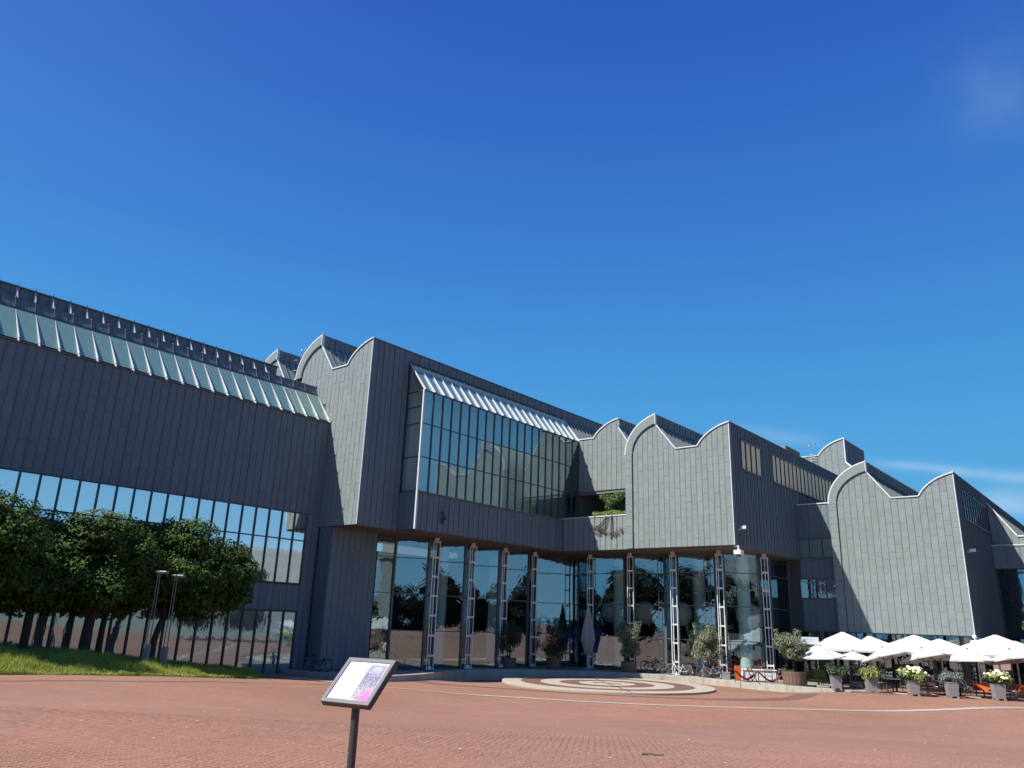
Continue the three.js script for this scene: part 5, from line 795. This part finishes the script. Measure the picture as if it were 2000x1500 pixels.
// ------------------------------------------------------------------ what the foyer glass mirrors, on the far side of the square behind the camera
{
  const kinds = [[27, 23], [33, 26], [21, 30], [40, 18], [38, 32], [47, 26], [14, 38], [27, 38], [50, 10], [56, 36], [45, 40], [34, 46], [7, 42], [0, 47], [-8, 44], [-15, 50], [20, 47], [60, 20], [30, 22], [24, 27], [36, 21], [43, 23], [17, 34], [10, 37], [3, 40], [-5, 41], [36, 29], [52, 31], [2, -53.5], [7, -50]];
  const t = thing('mirrored_tree', 'dark tree far across the square, seen mirrored in the foyer glass', 'tree', [26, 1.8, 22], 0, 'trees mirrored in the foyer glass');
  mesh('trunk', tube([V(0, -0.3, 0), V(0.1, 2.0, 0), V(0, 5, 0.2)], 0.28, 10, 10), bark, t); const l = []; for (let i = 0; i < 30; i++) { const a = i * 2.4, y = rr(-1, 1), k = Math.sqrt(1 - y * y * 0.8) * rr(2.2, 3.6); l.push([Math.cos(a) * k, 4.6 + y * 3.9, Math.sin(a) * k, rr(0.8, 1.7)]); }
  crownOf(t, l, 9000, leafShape(0.40, 0.17), () => { const k = rr(0.6, 1.3); return lin(0.026 * k, 0.040 * k, 0.014 * k); });
  kinds.slice(1).forEach(([x, z], i) => { const c = copyOf(t, [x, 1.8, z], i * 1.3); c.scale.setScalar(z < 0 ? 0.78 : i > 16 ? 0.55 + (i % 4) * 0.08 : 0.85 + ((i * 7) % 5) * 0.13); });
  const block = (name, label, x, z, w, h, d, mat, turn) => { const b = thing(name, label, 'building', [x, 0, z], turn); const body = mesh('wall', box(-w / 2, 0, -d / 2, w / 2, h, d / 2), mat, b); mesh('roof', box(-w / 2 - 0.3, h, -d / 2 - 0.3, w / 2 + 0.3, h + 0.5, d / 2 + 0.3), M.frameGrey, b); for (let i = 0; i < Math.floor(w / 3); i++) for (let k = 0; k < Math.floor(h / 3.4); k++) for (const s of [-1, 1]) mesh('window', box(-w / 2 + 1 + i * 3, 1.4 + k * 3.3, s * (d / 2 + 0.02) - 0.04, -w / 2 + 2.3 + i * 3, 3.1 + k * 3.3, s * (d / 2 + 0.02) + 0.04), M.frame, b); };
  block('office_tower', 'tall dark tower mirrored in the foyer glass', 120, 168, 17, 44, 17, std(0.06, 0.055, 0.05, 0.9), 0.7);
  block('brick_building', 'red brick building mirrored in the foyer glass', 92, 96, 26, 13, 12, M.redBrick, 0.8);
  // hall with rows of vaulted roofs, east of the square
  const hall = thing('vaulted_hall', 'hall with rows of rounded roofs, mirrored in the west wing windows', 'building', [15, 0, -66], -1.0);
  mesh('wall', box(-10, 0, -14, 44, 6.5, 0.1), zincTone(1.1, 0), hall);
  const arch = new THREE.Shape(); arch.moveTo(-0.72, 0); arch.lineTo(0.72, 0); arch.lineTo(0.72, 0.75); arch.absarc(0, 0.75, 0.72, 0, Math.PI, false); const archGeo = new THREE.ExtrudeGeometry(arch, { depth: 1.3, bevelEnabled: true, bevelSize: 0.04, bevelThickness: 0.04, bevelSegments: 2, curveSegments: 14 });
  for (let r = 0; r < 4; r++) { mesh('step', box(-10, 4.0, -14, 44, 6.6 + r * 1.65, -r * 1.35), ZINC[2], hall); for (let i = 0; i < 34; i++) { const v = mesh('vault', archGeo, ZINC[(i * 3 + r) % 7], hall); v.position.set(-9.2 + i * 1.55 + (r % 2) * 0.7, 6.5 + r * 1.65, -1.5 - r * 1.35); } }
}
// paving bricks near the camera, where their relief shows: courses along the square, crossed by bands of small headers
{
  const colorAt = (x, z, v) => { const n = 1 + 0.24 * fbm(x * 0.13, 3, z * 0.13) + 0.18 * fbm(x * 0.7, 9, z * 0.7), w = 0.30 * fbm(x * 0.09 + 7, 1, z * 0.09), k = 0.90 * n * rr(1 - v, 1 + v * 0.8), h = rr(-0.06, 0.06); return lin(0.31 * k, 0.158 * k * (1 + w * 0.3 + h), 0.108 * k * (1 + w + h)); };
  const stretcher = [], header = [], inView = (x, z) => { const pf = -0.54 * x - 0.84 * z, ps = 0.84 * x - 0.54 * z; return pf > 8.4 && pf < 18.2 && Math.abs(ps) < pf * 0.86 + 0.7; };
  const W = 0.0665, L = 0.2, band = 1.0;
  for (let zi = -2; zi < 24; zi++) { const z0 = -4.33 - zi * band; // band line, then four bricks to the next one
    for (let xi = -330; xi < 60; xi++) { const x = xi * W;
      for (let r = 0; r < 2; r++) { const z = z0 - W * (r + 0.5); if (inView(x, z)) header.push([x, z]); }
      for (let k = 0; k < 5; k++) { const len = (band - 2 * W), z = z0 - 2 * W - len * ((k + ((xi & 1) ? 0.25 : -0.25) + 0.5) / 4.5); if (k < 5 && z < z0 - 2 * W - 0.03 && z > z0 - band + 0.03 && inView(x, z)) stretcher.push([x, z]); } } }
  const lay = (list, g, mat, v, lift, tilt) => { const inst = new THREE.InstancedMesh(g, mat, list.length), o = new THREE.Object3D(); list.forEach(([x, z], i) => { const pf = -0.54 * x - 0.84 * z, fade = ss(18.1, 15.5, pf); o.position.set(x, groundY(x, z) - 0.0245 + (0.005 + lift) * fade + rr(-0.0016, 0.0016) * fade + 0.003 * fbm(x, 3, z) - (1 - fade) * 0.006, z); o.rotation.set(rr(-tilt, tilt) - 0.03, 0, rr(-tilt, tilt) + 0.03); o.updateMatrix(); inst.setMatrixAt(i, o.matrix); inst.setColorAt(i, colorAt(x, z, v)); }); inst.castShadow = inst.receiveShadow = true; inst.userData = { kind: 'stuff' }; scene.getObjectByName('plaza').add(inst); return inst; };
  const bm = std(1, 1, 1, 0.85, 0, { map: speck });
  lay(stretcher, new RoundedBoxGeometry(0.061, 0.05, 0.188, 1, 0.006), bm, 0.06, -0.0022, 0.005).name = 'paving_bricks';
  lay(header, new RoundedBoxGeometry(0.058, 0.05, 0.058, 1, 0.008), bm, 0.15, 0.001, 0.022).name = 'header_bricks';
  const N = 80, fl = new THREE.InstancedMesh(new THREE.IcosahedronGeometry(0.017, 0), std(0.5, 0.48, 0.42, 0.9), N), o = new THREE.Object3D();
  for (let i = 0; i < N; i++) { const pf = rr(9, 38), ps = rr(-0.72, 0.72) * pf, x = -0.54 * pf + 0.84 * ps, z = -0.84 * pf - 0.54 * ps; o.position.set(x, groundY(x, z) + 0.008, z); o.rotation.set(0, rnd() * 6, 0); o.scale.set(rr(0.7, 1.8), 0.35, rr(0.7, 1.5)); o.updateMatrix(); fl.setMatrixAt(i, o.matrix); }
  fl.name = 'fallen_petals'; fl.userData = { kind: 'stuff', label: 'pale petals and scraps scattered over the brick paving', category: 'litter' }; scene.add(fl);
  const tw = thing('fallen_twig', 'small dark twig lying on the bricks near the bottom edge', 'twig', [-6.35, groundY(-6.35, -11.1) + 0.012, -11.1], 0.4); mesh('twig', tube([V(-0.16, 0, 0), V(-0.05, 0.01, 0.02), V(0.06, 0, 0), V(0.17, 0.015, 0.03)], 0.009, 10, 5), bark, tw); mesh('side_twig', tube([V(-0.05, 0.01, 0.02), V(-0.08, 0.01, 0.08), V(-0.14, 0, 0.1)], 0.006, 6, 4), bark, tw);
}
renderer.render(scene, camera);
